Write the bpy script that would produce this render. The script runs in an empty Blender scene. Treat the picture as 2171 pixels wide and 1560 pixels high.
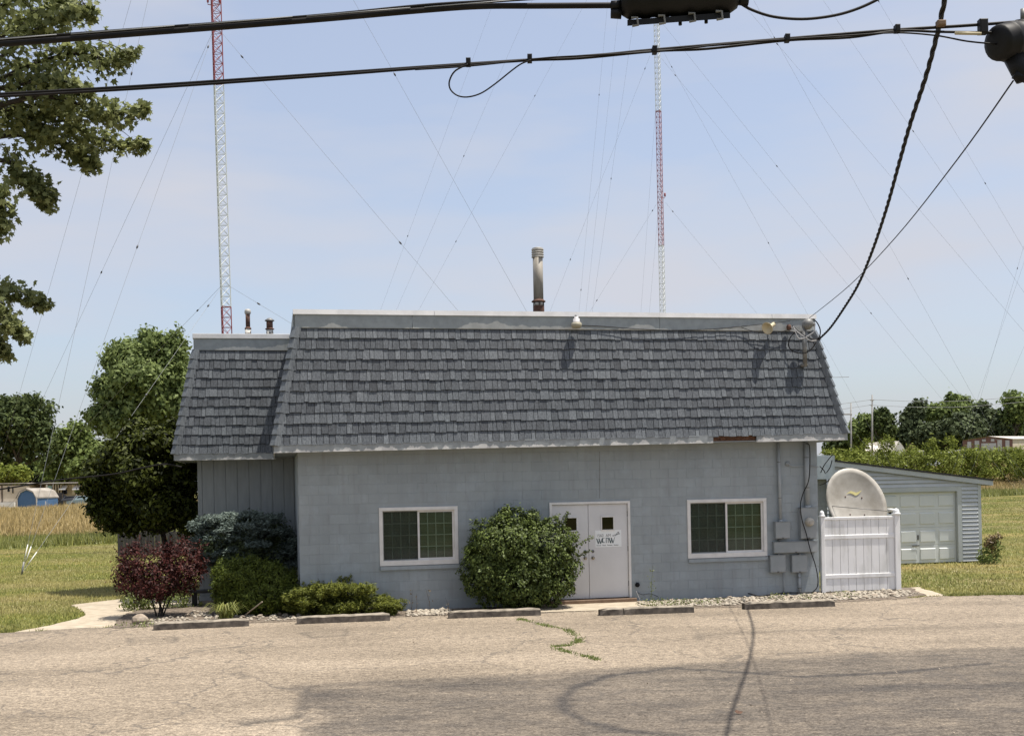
import bpy, math, random
import numpy as np
from mathutils import Vector, Matrix

random.seed(7)
RNG = np.random.default_rng(11)
S = bpy.context.scene
COL = S.collection

# ------------------------------------------------------------------ camera
F, CX, CY, H, ROLL = 2500.0, 1085.5, 1028.0, 2.56, math.radians(1.15)
cam = bpy.data.objects.new("camera", bpy.data.cameras.new("camera"))
COL.objects.link(cam)
cam.location = (0, 0, H)
cam.rotation_euler = (math.radians(90), ROLL, 0)
cam.data.sensor_width = 36.0
cam.data.lens = 36.0 * F / 2171.0
cam.data.shift_y = (CY - 780.0) / 2171.0
cam.data.clip_start = 0.1
cam.data.clip_end = 4000
S.camera = cam

def ray(x, y):
    a, b = (x - CX) / F, -(y - CY) / F
    return (a * math.cos(ROLL) + b * math.sin(ROLL), -a * math.sin(ROLL) + b * math.cos(ROLL))
def at(x, y, Y):
    p, q = ray(x, y)
    return Vector((p * Y, Y, H + q * Y))
def ground(x, y, z=0.0):
    p, q = ray(x, y)
    Y = (z - H) / q
    return Vector((p * Y, Y, z))

# building frame: front left wall corner O, U along the front, V to the back
O = ground(638, 1303)
R_ = ground(1738, 1258)
PSI = math.atan2(R_.y - O.y, R_.x - O.x)
LEN = (R_ - O).length
U = Vector((math.cos(PSI), math.sin(PSI), 0))
V = Vector((-math.sin(PSI), math.cos(PSI), 0))
def onwall(x, y, off=0.0):
    """local (a, z) where the pixel ray meets the plane off metres in front of the front wall"""
    p, q = ray(x, y)
    d = Vector((p, 1, q))
    o = O - V * off
    t = (o - Vector((0, 0, 0))).dot(V) / d.dot(V)
    P = d * t
    return ((P - O).dot(U), H + P.z)

# ------------------------------------------------------------------ light
sun_to = (U * 0.30 - V * 0.105 + Vector((0, 0, 1))).normalized()
SUN_EL = math.asin(sun_to.z)
sun = bpy.data.objects.new("sun", bpy.data.lights.new("sun", 'SUN'))
COL.objects.link(sun)
sun.data.energy = 5.0
sun.data.angle = math.radians(0.55)
sun.data.color = (1.0, 0.94, 0.85)
sun.rotation_euler = sun_to.to_track_quat('Z', 'Y').to_euler()
sun.location = (0, 0, 60)

world = bpy.data.worlds.new("World")
S.world = world
world.use_nodes = True
wn, wl = world.node_tree.nodes, world.node_tree.links
bg = wn["Background"]
sky = wn.new("ShaderNodeTexSky")
sky.sky_type = 'NISHITA'
sky.sun_disc = False
sky.sun_elevation = SUN_EL
sky.sun_rotation = math.atan2(sun_to.x, sun_to.y)
sky.altitude = 200
sky.air_density = 1.0
sky.dust_density = 3.0
sky.ozone_density = 2.0
tc = wn.new("ShaderNodeTexCoord")
mp = wn.new("ShaderNodeMapping")
mp.inputs['Scale'].default_value = (1.6, 1.6, 7.0)
mp.inputs['Rotation'].default_value = (0.0, 0.16, 0.3)
wl.new(tc.outputs['Generated'], mp.inputs['Vector'])
cn = wn.new("ShaderNodeTexNoise")
cn.inputs['Scale'].default_value = 1.5
cn.inputs['Detail'].default_value = 5
cn.inputs['Roughness'].default_value = 0.5
wl.new(mp.outputs['Vector'], cn.inputs['Vector'])
cr = wn.new("ShaderNodeMapRange")
cr.inputs['From Min'].default_value = 0.40
cr.inputs['From Max'].default_value = 0.64
cr.inputs['To Min'].default_value = 0.42
cr.inputs['To Max'].default_value = 0.95
wl.new(cn.outputs['Fac'], cr.inputs['Value'])
mx = wn.new("ShaderNodeMix")
mx.data_type = 'RGBA'
mx.inputs[7].default_value = (3.28, 3.36, 3.72, 1)
wl.new(cr.outputs['Result'], mx.inputs[0])
wl.new(sky.outputs['Color'], mx.inputs[6])
wl.new(mx.outputs[2], bg.inputs['Color'])
bg.inputs['Strength'].default_value = 0.15

S.render.engine = 'CYCLES'
S.view_settings.view_transform = 'Standard'
S.view_settings.look = 'None'
S.view_settings.gamma = 1.0
S.view_settings.exposure = 0.4
S.cycles.max_bounces = 6
S.cycles.transparent_max_bounces = 8

# ------------------------------------------------------------------ materials
MATS = {}
def nodes_of(name):
    m = bpy.data.materials.new(name)
    m.use_nodes = True
    return m, m.node_tree.nodes, m.node_tree.links, m.node_tree.nodes["Principled BSDF"]
def ramp(n, cols):
    r = n.new("ShaderNodeValToRGB")
    e = r.color_ramp.elements
    while len(e) < len(cols): e.new(0.5)
    for i, (p, c) in enumerate(cols):
        e[i].position = p
        e[i].color = (*c, 1)
    return r
def noise(n, l, scale, detail=4, stretch=None, rough=0.55, coord='Object'):
    t = n.new("ShaderNodeTexCoord")
    k = n.new("ShaderNodeTexNoise")
    k.inputs['Scale'].default_value = scale
    k.inputs['Detail'].default_value = detail
    k.inputs['Roughness'].default_value = rough
    if stretch:
        q = n.new("ShaderNodeMapping")
        q.inputs['Scale'].default_value = stretch
        l.new(t.outputs[coord], q.inputs['Vector'])
        l.new(q.outputs['Vector'], k.inputs['Vector'])
    else:
        l.new(t.outputs[coord], k.inputs['Vector'])
    return k
def mixc(n, l, fac, a, b, mode='MIX'):
    x = n.new("ShaderNodeMix")
    x.data_type = 'RGBA'
    x.blend_type = mode
    for sock, val in ((x.inputs[0], fac), (x.inputs[6], a), (x.inputs[7], b)):
        if hasattr(val, 'is_linked') or hasattr(val, 'links'): l.new(val, sock)
        elif isinstance(val, (int, float)): sock.default_value = val
        else: sock.default_value = (*val, 1)
    return x.outputs[2]
def add_bump(n, l, bsdf, src, strength=0.3, dist=0.01):
    b = n.new("ShaderNodeBump")
    b.inputs['Strength'].default_value = strength
    b.inputs['Distance'].default_value = dist
    l.new(src, b.inputs['Height'])
    l.new(b.outputs['Normal'], bsdf.inputs['Normal'])
def plain(name, c1, c2=None, scale=6, rough=0.6, bump=0.0, metal=0.0, stretch=None, detail=5, spec=0.4, pos=(0.35, 0.68), bdist=0.01):
    m, n, l, b = nodes_of(name)
    c2 = c2 or tuple(min(1, v * 1.18) for v in c1)
    k = noise(n, l, scale, detail, stretch)
    r = ramp(n, [(pos[0], c1), (pos[1], c2)])
    l.new(k.outputs['Fac'], r.inputs['Fac'])
    l.new(r.outputs['Color'], b.inputs['Base Color'])
    b.inputs['Roughness'].default_value = rough
    b.inputs['Metallic'].default_value = metal
    b.inputs['Specular IOR Level'].default_value = spec
    if bump: add_bump(n, l, b, k.outputs['Fac'], bump, bdist)
    MATS[name] = m
    return m
def leafmat(name, dark, light, trans=0.25, rough=0.5, spec=0.35, big=None):
    m, n, l, b = nodes_of(name)
    g = n.new("ShaderNodeNewGeometry")
    r = ramp(n, [(0.0, dark), (0.75, light), (1.0, tuple(min(1, v * 1.25) for v in light))])
    l.new(g.outputs['Random Per Island'], r.inputs['Fac'])
    col = r.outputs['Color']
    if big:
        k = noise(n, l, big[0], 3)
        rr = n.new("ShaderNodeMapRange")
        rr.inputs['From Min'].default_value = 0.42
        rr.inputs['From Max'].default_value = 0.62
        l.new(k.outputs['Fac'], rr.inputs['Value'])
        col = mixc(n, l, rr.outputs['Result'], col, big[1])
    l.new(col, b.inputs['Base Color'])
    b.inputs['Roughness'].default_value = rough
    b.inputs['Specular IOR Level'].default_value = spec
    t = n.new("ShaderNodeBsdfTranslucent")
    br = n.new("ShaderNodeBrightContrast")
    l.new(col, t.inputs['Color'])
    ms = n.new("ShaderNodeMixShader")
    ms.inputs[0].default_value = trans
    l.new(b.outputs[0], ms.inputs[1])
    l.new(t.outputs[0], ms.inputs[2])
    l.new(ms.outputs[0], n["Material Output"].inputs['Surface'])
    MATS[name] = m
    return m

# painted block wall
def wnoise(n, l, scale, detail=4, stretch=None, rough=0.55):
    g = n.new("ShaderNodeNewGeometry")
    k = n.new("ShaderNodeTexNoise")
    k.inputs['Scale'].default_value = scale; k.inputs['Detail'].default_value = detail; k.inputs['Roughness'].default_value = rough
    q = n.new("ShaderNodeMapping"); q.inputs['Scale'].default_value = stretch or (1, 1, 1)
    l.new(g.outputs['Position'], q.inputs['Vector']); l.new(q.outputs['Vector'], k.inputs['Vector'])
    return k
def wall_material():
    m, n, l, b = nodes_of("painted_block")
    k = wnoise(n, l, 0.9, 5)
    r = ramp(n, [(0.3, (0.268, 0.307, 0.332)), (0.7, (0.312, 0.352, 0.376))])
    l.new(k.outputs['Fac'], r.inputs['Fac'])
    oi = n.new("ShaderNodeObjectInfo")
    mr = n.new("ShaderNodeMapRange")
    mr.inputs['To Min'].default_value = 0.955
    mr.inputs['To Max'].default_value = 1.03
    l.new(oi.outputs['Random'], mr.inputs['Value'])
    mul = n.new("ShaderNodeVectorMath"); mul.operation = 'SCALE'
    l.new(r.outputs['Color'], mul.inputs[0])
    l.new(mr.outputs['Result'], mul.inputs['Scale'])
    k3 = wnoise(n, l, 2.2, 4, (4, 4, 0.5))
    st = n.new("ShaderNodeMapRange")
    st.inputs['From Min'].default_value = 0.55; st.inputs['From Max'].default_value = 0.75
    st.inputs['To Max'].default_value = 0.3
    l.new(k3.outputs['Fac'], st.inputs['Value'])
    col = mixc(n, l, st.outputs['Result'], mul.outputs[0], (0.2, 0.2, 0.2))
    # splash dirt low on the wall and fine rain streaks
    tc_ = n.new("ShaderNodeTexCoord"); sx_ = n.new("ShaderNodeSeparateXYZ"); l.new(tc_.outputs['Object'], sx_.inputs[0])
    k4 = wnoise(n, l, 3.0, 6, None, 0.65)
    k5 = wnoise(n, l, 1.0, 5, (5, 5, 0.35), 0.6)
    r5 = ramp(n, [(0.42, (0.90, 0.90, 0.90)), (0.6, (1.04, 1.04, 1.04))])
    l.new(k5.outputs['Fac'], r5.inputs['Fac'])
    col = mixc(n, l, 0.4, col, r5.outputs['Color'], 'MULTIPLY')
    r4 = ramp(n, [(0.5, (0.93, 0.92, 0.90)), (0.62, (1.0, 1.0, 1.0))])
    l.new(k4.outputs['Fac'], r4.inputs['Fac'])
    col = mixc(n, l, 0.9, col, r4.outputs['Color'], 'MULTIPLY')
    l.new(col, b.inputs['Base Color'])
    b.inputs['Roughness'].default_value = 0.62
    k2 = wnoise(n, l, 55, 4)
    add_bump(n, l, b, k2.outputs['Fac'], 0.35, 0.006)
    MATS["painted_block"] = m
wall_material()

def shingle_material():
    m, n, l, b = nodes_of("shingle_metal")
    a = n.new("ShaderNodeAttribute"); a.attribute_name = "tone"
    r = ramp(n, [(0.0, (0.028, 0.032, 0.037)), (0.5, (0.072, 0.083, 0.094)), (1.0, (0.148, 0.167, 0.181))])
    k = noise(n, l, 1.0, 4, (55, 55, 5))
    ad = n.new("ShaderNodeMath"); ad.operation = 'MULTIPLY_ADD'
    ad.inputs[1].default_value = 1.5
    l.new(k.outputs['Fac'], ad.inputs[0])
    l.new(a.outputs['Fac'], ad.inputs[2])
    sb = n.new("ShaderNodeMath"); sb.operation = 'SUBTRACT'; sb.inputs[1].default_value = 0.75
    l.new(ad.outputs[0], sb.inputs[0])
    l.new(sb.outputs[0], r.inputs['Fac'])
    kk = noise(n, l, 0.5, 3)
    rr = n.new("ShaderNodeMapRange"); rr.inputs['From Min'].default_value = 0.35; rr.inputs['From Max'].default_value = 0.7
    rr.inputs['To Max'].default_value = 0.5
    l.new(kk.outputs['Fac'], rr.inputs['Value'])
    col = mixc(n, l, rr.outputs['Result'], r.outputs['Color'], (1.05, 0.97, 0.97), 'MULTIPLY')
    l.new(col, b.inputs['Base Color'])
    b.inputs['Roughness'].default_value = 0.55
    b.inputs['Specular IOR Level'].default_value = 0.35
    add_bump(n, l, b, k.outputs['Fac'], 0.5, 0.008)
    MATS["shingle_metal"] = m
shingle_material()

def peeling(name, paint, under, amount, sharp, freq):
    """paint worn off along the lower edge of a sheet ("vv" runs 0 at the bottom to 1 at the top)"""
    m, n, l, b = nodes_of(name)
    k = noise(n, l, freq, 5, (1.0, 1.0, 0.35), 0.6)
    a = n.new("ShaderNodeAttribute"); a.attribute_name = "vv"
    s1 = n.new("ShaderNodeMath"); s1.operation = 'MULTIPLY_ADD'; s1.inputs[1].default_value = 2.6; s1.inputs[2].default_value = -1.3 + amount
    l.new(k.outputs['Fac'], s1.inputs[0])
    s2 = n.new("ShaderNodeMath"); s2.operation = 'SUBTRACT'
    l.new(s1.outputs[0], s2.inputs[0]); l.new(a.outputs['Fac'], s2.inputs[1])
    mr = n.new("ShaderNodeMapRange"); mr.inputs['From Min'].default_value = 0.0; mr.inputs['From Max'].default_value = sharp
    l.new(s2.outputs[0], mr.inputs['Value'])
    c = mixc(n, l, mr.outputs['Result'], paint, under)
    k2 = noise(n, l, 7, 4)
    r2 = ramp(n, [(0.35, (0.84, 0.84, 0.84)), (0.65, (1, 1, 1))])
    l.new(k2.outputs['Fac'], r2.inputs['Fac'])
    l.new(mixc(n, l, 1.0, c, r2.outputs['Color'], 'MULTIPLY'), b.inputs['Base Color'])
    b.inputs['Roughness'].default_value = 0.5
    add_bump(n, l, b, k.outputs['Fac'], 0.35, 0.03)
    MATS[name] = m
peeling("flashing_paint", (0.27, 0.305, 0.32), (0.50, 0.52, 0.50), 0.22, 0.05, 0.8)
peeling("fascia_paint", (0.29, 0.315, 0.325), (0.66, 0.66, 0.64), 0.25, 0.1, 3.5)

plain("cap_white", (0.60, 0.60, 0.60), (0.72, 0.72, 0.72), 3, 0.4)
plain("rotten_wood", (0.035, 0.014, 0.008), (0.22, 0.11, 0.06), 6, 0.9, 0.9, stretch=(2, 8, 14))
plain("board_siding", (0.205, 0.225, 0.235), (0.24, 0.262, 0.27), 2, 0.6, 0.15, stretch=(6, 6, 1))
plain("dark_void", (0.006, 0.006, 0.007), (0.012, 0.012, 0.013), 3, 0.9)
plain("white_vinyl", (0.56, 0.56, 0.54), (0.78, 0.78, 0.78), 1.6, 0.45, stretch=(3, 3, 0.7), detail=8, pos=(0.25, 0.5))
plain("window_vinyl", (0.60, 0.59, 0.57), (0.70, 0.69, 0.67), 5, 0.45)
plain("door_paint", (0.55, 0.55, 0.555), (0.62, 0.62, 0.625), 1.2, 0.42)
plain("grille_white", (0.50, 0.53, 0.51), (0.60, 0.62, 0.60), 4, 0.5)
plain("blind_green", (0.19, 0.235, 0.21), (0.26, 0.31, 0.28), 3, 0.7)
plain("screen_dark", (0.03, 0.035, 0.035), (0.045, 0.05, 0.05), 3, 0.8)
plain("brown_sill", (0.13, 0.085, 0.055), (0.2, 0.135, 0.09), 6, 0.8, 0.3)
plain("steel_grey", (0.10, 0.10, 0.10), (0.2, 0.2, 0.2), 8, 0.35, metal=0.7)
plain("brass", (0.30, 0.26, 0.20), (0.45, 0.40, 0.33), 12, 0.3, metal=0.8)
plain("box_paint", (0.235, 0.26, 0.27), (0.29, 0.31, 0.32), 3, 0.45)
plain("pipe_paint", (0.27, 0.30, 0.32), (0.33, 0.36, 0.37), 4, 0.45)
plain("black_cable", (0.007, 0.006, 0.006), (0.014, 0.012, 0.011), 9, 0.6, spec=0.2)
plain("grey_cable", (0.30, 0.30, 0.30), (0.42, 0.42, 0.42), 9, 0.5)
plain("black_plastic", (0.005, 0.005, 0.006), (0.011, 0.011, 0.012), 4, 0.55, 0.05, spec=0.22)
plain("meter_beige", (0.36, 0.34, 0.29), (0.48, 0.46, 0.40), 9, 0.4)
plain("horn_cream", (0.46, 0.40, 0.26), (0.56, 0.50, 0.35), 5, 0.5)
plain("lamp_cream", (0.30, 0.28, 0.20), (0.40, 0.375, 0.29), 6, 0.5)
plain("mast_metal", (0.14, 0.14, 0.135), (0.24, 0.24, 0.23), 9, 0.55, metal=0.3)
plain("flue_grey", (0.25, 0.225, 0.185), (0.36, 0.33, 0.28), 2, 0.5, stretch=(6, 6, 1))
plain("flue_cap", (0.36, 0.34, 0.30), (0.46, 0.44, 0.40), 5, 0.5)
plain("rust", (0.06, 0.03, 0.022), (0.16, 0.085, 0.06), 9, 0.85, 0.3)
plain("tar_white", (0.05, 0.045, 0.04), (0.55, 0.53, 0.48), 9, 0.7, pos=(0.45, 0.55))
plain("concrete", (0.34, 0.285, 0.21), (0.46, 0.395, 0.30), 4, 0.9, 0.3, detail=8)
plain("stop_concrete", (0.19, 0.165, 0.13), (0.36, 0.315, 0.25), 7, 0.92, 0.5, detail=9)
plain("stop_front_shade", (0.045, 0.038, 0.032), (0.13, 0.11, 0.09), 7, 0.9, 0.4, detail=8)  # darker copy of the stop concrete, carries the painted front shade
plain("tar", (0.035, 0.035, 0.037), (0.06, 0.058, 0.058), 12, 0.75, 0.3)
plain("tower_red", (0.24, 0.045, 0.05), (0.32, 0.07, 0.07), 1, 0.5)
plain("tower_white", (0.56, 0.60, 0.60), (0.64, 0.67, 0.66), 1, 0.5)
plain("guy_steel", (0.17, 0.18, 0.19), (0.25, 0.26, 0.27), 1, 0.5)
plain("insulator_dark", (0.03, 0.03, 0.035), (0.05, 0.05, 0.055), 1, 0.4)
plain("sleeve_white", (0.55, 0.55, 0.5), (0.65, 0.65, 0.6), 1, 0.6)
plain("garage_siding", (0.42, 0.445, 0.46), (0.48, 0.505, 0.515), 2, 0.42)
plain("garage_trim", (0.38, 0.415, 0.42), (0.44, 0.47, 0.475), 2, 0.5)
plain("garage_door_paint", (0.56, 0.60, 0.60), (0.64, 0.67, 0.66), 1.5, 0.45)
plain("roof_black", (0.012, 0.012, 0.013), (0.03, 0.03, 0.03), 8, 0.9)
plain("annex_block", (0.25, 0.265, 0.275), (0.32, 0.335, 0.34), 3, 0.8, 0.3)
plain("annex_metal", (0.20, 0.245, 0.27), (0.30, 0.335, 0.35), 3, 0.45)
plain("dish_grey", (0.30, 0.275, 0.235), (0.50, 0.475, 0.43), 2.2, 0.5, detail=7)
plain("dish_yellow", (0.62, 0.55, 0.22), (0.70, 0.64, 0.32), 9, 0.5)
plain("bark", (0.05, 0.04, 0.03), (0.12, 0.10, 0.08), 9, 0.95, 0.6, stretch=(3, 3, 0.6))
plain("bark_dark", (0.02, 0.016, 0.013), (0.05, 0.042, 0.034), 12, 0.95, 0.5)
plain("weathered_wood", (0.055, 0.05, 0.048), (0.11, 0.10, 0.095), 5, 0.9, 0.3, stretch=(8, 8, 1))
plain("stone_white", (0.24, 0.205, 0.155), (0.52, 0.465, 0.38), 9, 0.85, 0.3)
plain("stone_tan", (0.24, 0.19, 0.14), (0.40, 0.34, 0.27), 7, 0.9, 0.4)
plain("mulch", (0.07, 0.05, 0.035), (0.24, 0.20, 0.155), 14, 0.95, 0.8, detail=8, bdist=0.03)
plain("bench_black", (0.012, 0.012, 0.012), (0.02, 0.02, 0.02), 6, 0.6)
plain("ink_grey", (0.18, 0.19, 0.195), (0.22, 0.23, 0.235), 9, 0.6)
plain("ink_dark", (0.075, 0.105, 0.115), (0.11, 0.145, 0.155), 9, 0.6)
plain("sign_paper", (0.72, 0.75, 0.76), (0.78, 0.80, 0.80), 3, 0.5)
plain("trailer_cream", (0.50, 0.43, 0.33), (0.62, 0.54, 0.43), 0.8, 0.6, stretch=(0.6, 0.6, 3))
plain("trailer_tan", (0.30, 0.25, 0.15), (0.38, 0.32, 0.21), 0.8, 0.6)
plain("trailer_brown", (0.10, 0.075, 0.06), (0.16, 0.125, 0.10), 0.8, 0.7)
plain("roof_pale", (0.50, 0.45, 0.40), (0.60, 0.56, 0.5), 0.6, 0.6)
plain("bright_white", (0.68, 0.66, 0.62), (0.78, 0.76, 0.72), 0.6, 0.5)
plain("shed_blue", (0.055, 0.125, 0.25), (0.08, 0.16, 0.30), 0.6, 0.6)
plain("shed_roof", (0.26, 0.235, 0.20), (0.36, 0.33, 0.29), 1.2, 0.9)
plain("turquoise", (0.30, 0.55, 0.60), (0.40, 0.65, 0.70), 1, 0.5)
plain("car_dark", (0.03, 0.032, 0.036), (0.05, 0.052, 0.056), 1, 0.25, spec=0.6)
plain("car_teal", (0.16, 0.22, 0.24), (0.24, 0.31, 0.33), 1, 0.25, spec=0.6)
plain("tyre", (0.012, 0.012, 0.012), (0.02, 0.02, 0.02), 3, 0.9)
plain("red_metal", (0.15, 0.075, 0.06), (0.20, 0.105, 0.085), 0.6, 0.6)
plain("pale_panel", (0.42, 0.41, 0.42), (0.52, 0.51, 0.51), 0.6, 0.6)
plain("pole_grey", (0.22, 0.22, 0.21), (0.34, 0.33, 0.32), 2, 0.8)
plain("brown_leaf", (0.07, 0.035, 0.02), (0.14, 0.075, 0.045), 30, 0.8)

def glass_material(name, base, rough=0.04):
    m, n, l, b = nodes_of(name)
    t = n.new("ShaderNodeBsdfTransparent"); t.inputs['Color'].default_value = (*base, 1)
    g = n.new("ShaderNodeBsdfGlossy"); g.inputs['Roughness'].default_value = rough
    fr = n.new("ShaderNodeFresnel"); fr.inputs['IOR'].default_value = 1.5
    ms = n.new("ShaderNodeMixShader")
    ad = n.new("ShaderNodeMath"); ad.operation = 'ADD'; ad.inputs[1].default_value = 0.0
    l.new(fr.outputs[0], ad.inputs[0]); l.new(ad.outputs[0], ms.inputs[0])
    l.new(t.outputs[0], ms.inputs[1]); l.new(g.outputs[0], ms.inputs[2])
    l.new(ms.outputs[0], n["Material Output"].inputs['Surface'])
    MATS[name] = m
glass_material("window_glass", (0.75, 0.82, 0.78))
glass_material("dark_glass", (0.10, 0.09, 0.09))

leafmat("leaf_maple", (0.075, 0.092, 0.030), (0.250, 0.275, 0.115), 0.5, 0.6, 0.25)
leafmat("leaf_back", (0.095, 0.135, 0.042), (0.240, 0.295, 0.110), 0.42, 0.65, 0.2)
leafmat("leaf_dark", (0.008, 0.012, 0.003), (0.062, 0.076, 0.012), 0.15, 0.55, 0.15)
leafmat("leaf_round", (0.022, 0.038, 0.007), (0.108, 0.142, 0.032), 0.18, 0.55, 0.25)
leafmat("leaf_yew", (0.034, 0.052, 0.008), (0.115, 0.145, 0.022), 0.2, 0.6, 0.2)
leafmat("leaf_juniper", (0.040, 0.054, 0.008), (0.165, 0.180, 0.030), 0.2, 0.6, 0.2)
leafmat("leaf_spruce", (0.030, 0.044, 0.036), (0.150, 0.190, 0.165), 0.08, 0.6, 0.2)
leafmat("leaf_red", (0.018, 0.006, 0.005), (0.075, 0.021, 0.017), 0.2, 0.55, 0.22)
leafmat("leaf_lily", (0.08, 0.11, 0.02), (0.28, 0.29, 0.08), 0.25)
leafmat("leaf_far_dark", (0.034, 0.052, 0.020), (0.110, 0.142, 0.050), 0.25, 0.65, 0.15)
leafmat("leaf_far_mid", (0.080, 0.112, 0.034), (0.180, 0.230, 0.070), 0.3, 0.65, 0.15)
leafmat("leaf_far_conifer", (0.040, 0.056, 0.026), (0.100, 0.126, 0.058), 0.15, 0.65, 0.15)
leafmat("leaf_willow", (0.105, 0.135, 0.020), (0.225, 0.260, 0.055), 0.3, 0.65, 0.15)
leafmat("leaf_weed", (0.065, 0.090, 0.016), (0.17, 0.20, 0.05), 0.2)
leafmat("leaf_dry", (0.10, 0.07, 0.035), (0.22, 0.16, 0.08), 0.15)
leafmat("blade_lawn", (0.115, 0.150, 0.022), (0.300, 0.295, 0.075), 0.22, big=(0.22, (0.36, 0.31, 0.125)))
leafmat("blade_field", (0.20, 0.150, 0.055), (0.39, 0.295, 0.125), 0.2)
leafmat("blade_green", (0.095, 0.115, 0.020), (0.21, 0.215, 0.05), 0.2)

def lawn_material():
    m, n, l, b = nodes_of("lawn")
    k1 = noise(n, l, 0.16, 5, (1, 1.6, 1))
    r1 = ramp(n, [(0.36, (0.075, 0.090, 0.020)), (0.50, (0.135, 0.130, 0.042)), (0.64, (0.235, 0.195, 0.085))])
    l.new(k1.outputs['Fac'], r1.inputs['Fac'])
    k2 = noise(n, l, 5, 6, (1, 0.4, 1))
    r2 = ramp(n, [(0.3, (0.55, 0.55, 0.5)), (0.7, (1.35, 1.3, 1.25))])
    l.new(k2.outputs['Fac'], r2.inputs['Fac'])
    c = mixc(n, l, 1.0, r1.outputs['Color'], r2.outputs['Color'], 'MULTIPLY')
    k3 = noise(n, l, 0.5, 3, (0.12, 1.5, 1))
    r3 = ramp(n, [(0.38, (0.75, 0.85, 0.7)), (0.62, (1.2, 1.1, 1.05))])
    l.new(k3.outputs['Fac'], r3.inputs['Fac'])
    c = mixc(n, l, 0.8, c, r3.outputs['Color'], 'MULTIPLY')
    l.new(c, b.inputs['Base Color'])
    b.inputs['Roughness'].default_value = 0.9
    b.inputs['Specular IOR Level'].default_value = 0.1
    add_bump(n, l, b, k2.outputs['Fac'], 0.7, 0.05)
    MATS["lawn"] = m
lawn_material()
plain("field_soil", (0.14, 0.115, 0.04), (0.26, 0.20, 0.08), 0.3, 0.95, 0.5, detail=7, bdist=0.1, spec=0.1)

def asphalt_material():
    m, n, l, b = nodes_of("old_asphalt")
    k1 = noise(n, l, 0.45, 6, (0.5, 1.2, 1), 0.6)
    r1 = ramp(n, [(0.34, (0.190, 0.159, 0.123)), (0.52, (0.252, 0.211, 0.163)), (0.70, (0.302, 0.254, 0.198))])
    l.new(k1.outputs['Fac'], r1.inputs['Fac'])
    a = n.new("ShaderNodeAttribute"); a.attribute_name = "wear_shadow"
    kb = noise(n, l, 1.6, 8, (0.6, 1.3, 1), 0.72)
    md = n.new("ShaderNodeMath"); md.operation = 'MULTIPLY_ADD'; md.inputs[1].default_value = 1.3
    sb = n.new("ShaderNodeMath"); sb.operation = 'SUBTRACT'; sb.inputs[1].default_value = 0.65
    l.new(kb.outputs['Fac'], md.inputs[0]); l.new(a.outputs['Fac'], md.inputs[2]); l.new(md.outputs[0], sb.inputs[0])
    mr = n.new("ShaderNodeMapRange"); mr.inputs['From Min'].default_value = 0.12; mr.inputs['From Max'].default_value = 1.05
    l.new(sb.outputs[0], mr.inputs['Value'])
    c = mixc(n, l, mr.outputs['Result'], r1.outputs['Color'], (0.066, 0.060, 0.055))
    # aggregate grain, fine and coarse
    k2 = noise(n, l, 30, 3, None, 0.75)
    r2 = ramp(n, [(0.36, (0.50, 0.47, 0.44)), (0.50, (0.98, 0.98, 0.98)), (0.66, (1.55, 1.5, 1.42))])
    l.new(k2.outputs['Fac'], r2.inputs['Fac'])
    c = mixc(n, l, 0.9, c, r2.outputs['Color'], 'MULTIPLY')
    k3 = noise(n, l, 11, 5, (0.75, 1.0, 1), 0.75)
    r3 = ramp(n, [(0.36, (0.60, 0.58, 0.56)), (0.5, (1.0, 1.0, 1.0)), (0.64, (1.42, 1.4, 1.35))])
    l.new(k3.outputs['Fac'], r3.inputs['Fac'])
    c = mixc(n, l, 0.9, c, r3.outputs['Color'], 'MULTIPLY')
    # hairline cracks
    vo = n.new("ShaderNodeTexVoronoi"); vo.feature = 'DISTANCE_TO_EDGE'; vo.inputs['Scale'].default_value = 0.33
    t = n.new("ShaderNodeTexCoord"); q = n.new("ShaderNodeMapping")
    kw = noise(n, l, 1.2, 4)
    av = n.new("ShaderNodeVectorMath"); av.operation = 'MULTIPLY_ADD'; av.inputs[1].default_value = (1.6, 1.6, 0)
    l.new(kw.outputs['Color'], av.inputs[0]); l.new(t.outputs['Object'], av.inputs[2]); l.new(av.outputs[0], vo.inputs['Vector'])
    mc = n.new("ShaderNodeMapRange"); mc.inputs['From Min'].default_value = 0.002; mc.inputs['From Max'].default_value = 0.009
    mc.inputs['To Min'].default_value = 0.62; mc.inputs['To Max'].default_value = 0.0
    l.new(vo.outputs['Distance'], mc.inputs['Value'])
    c = mixc(n, l, mc.outputs['Result'], c, (0.09, 0.08, 0.07))
    l.new(c, b.inputs['Base Color'])
    b.inputs['Roughness'].default_value = 0.9
    b.inputs['Specular IOR Level'].default_value = 0.2
    add_bump(n, l, b, k2.outputs['Fac'], 0.7, 0.014)
    MATS["old_asphalt"] = m
asphalt_material()

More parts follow.
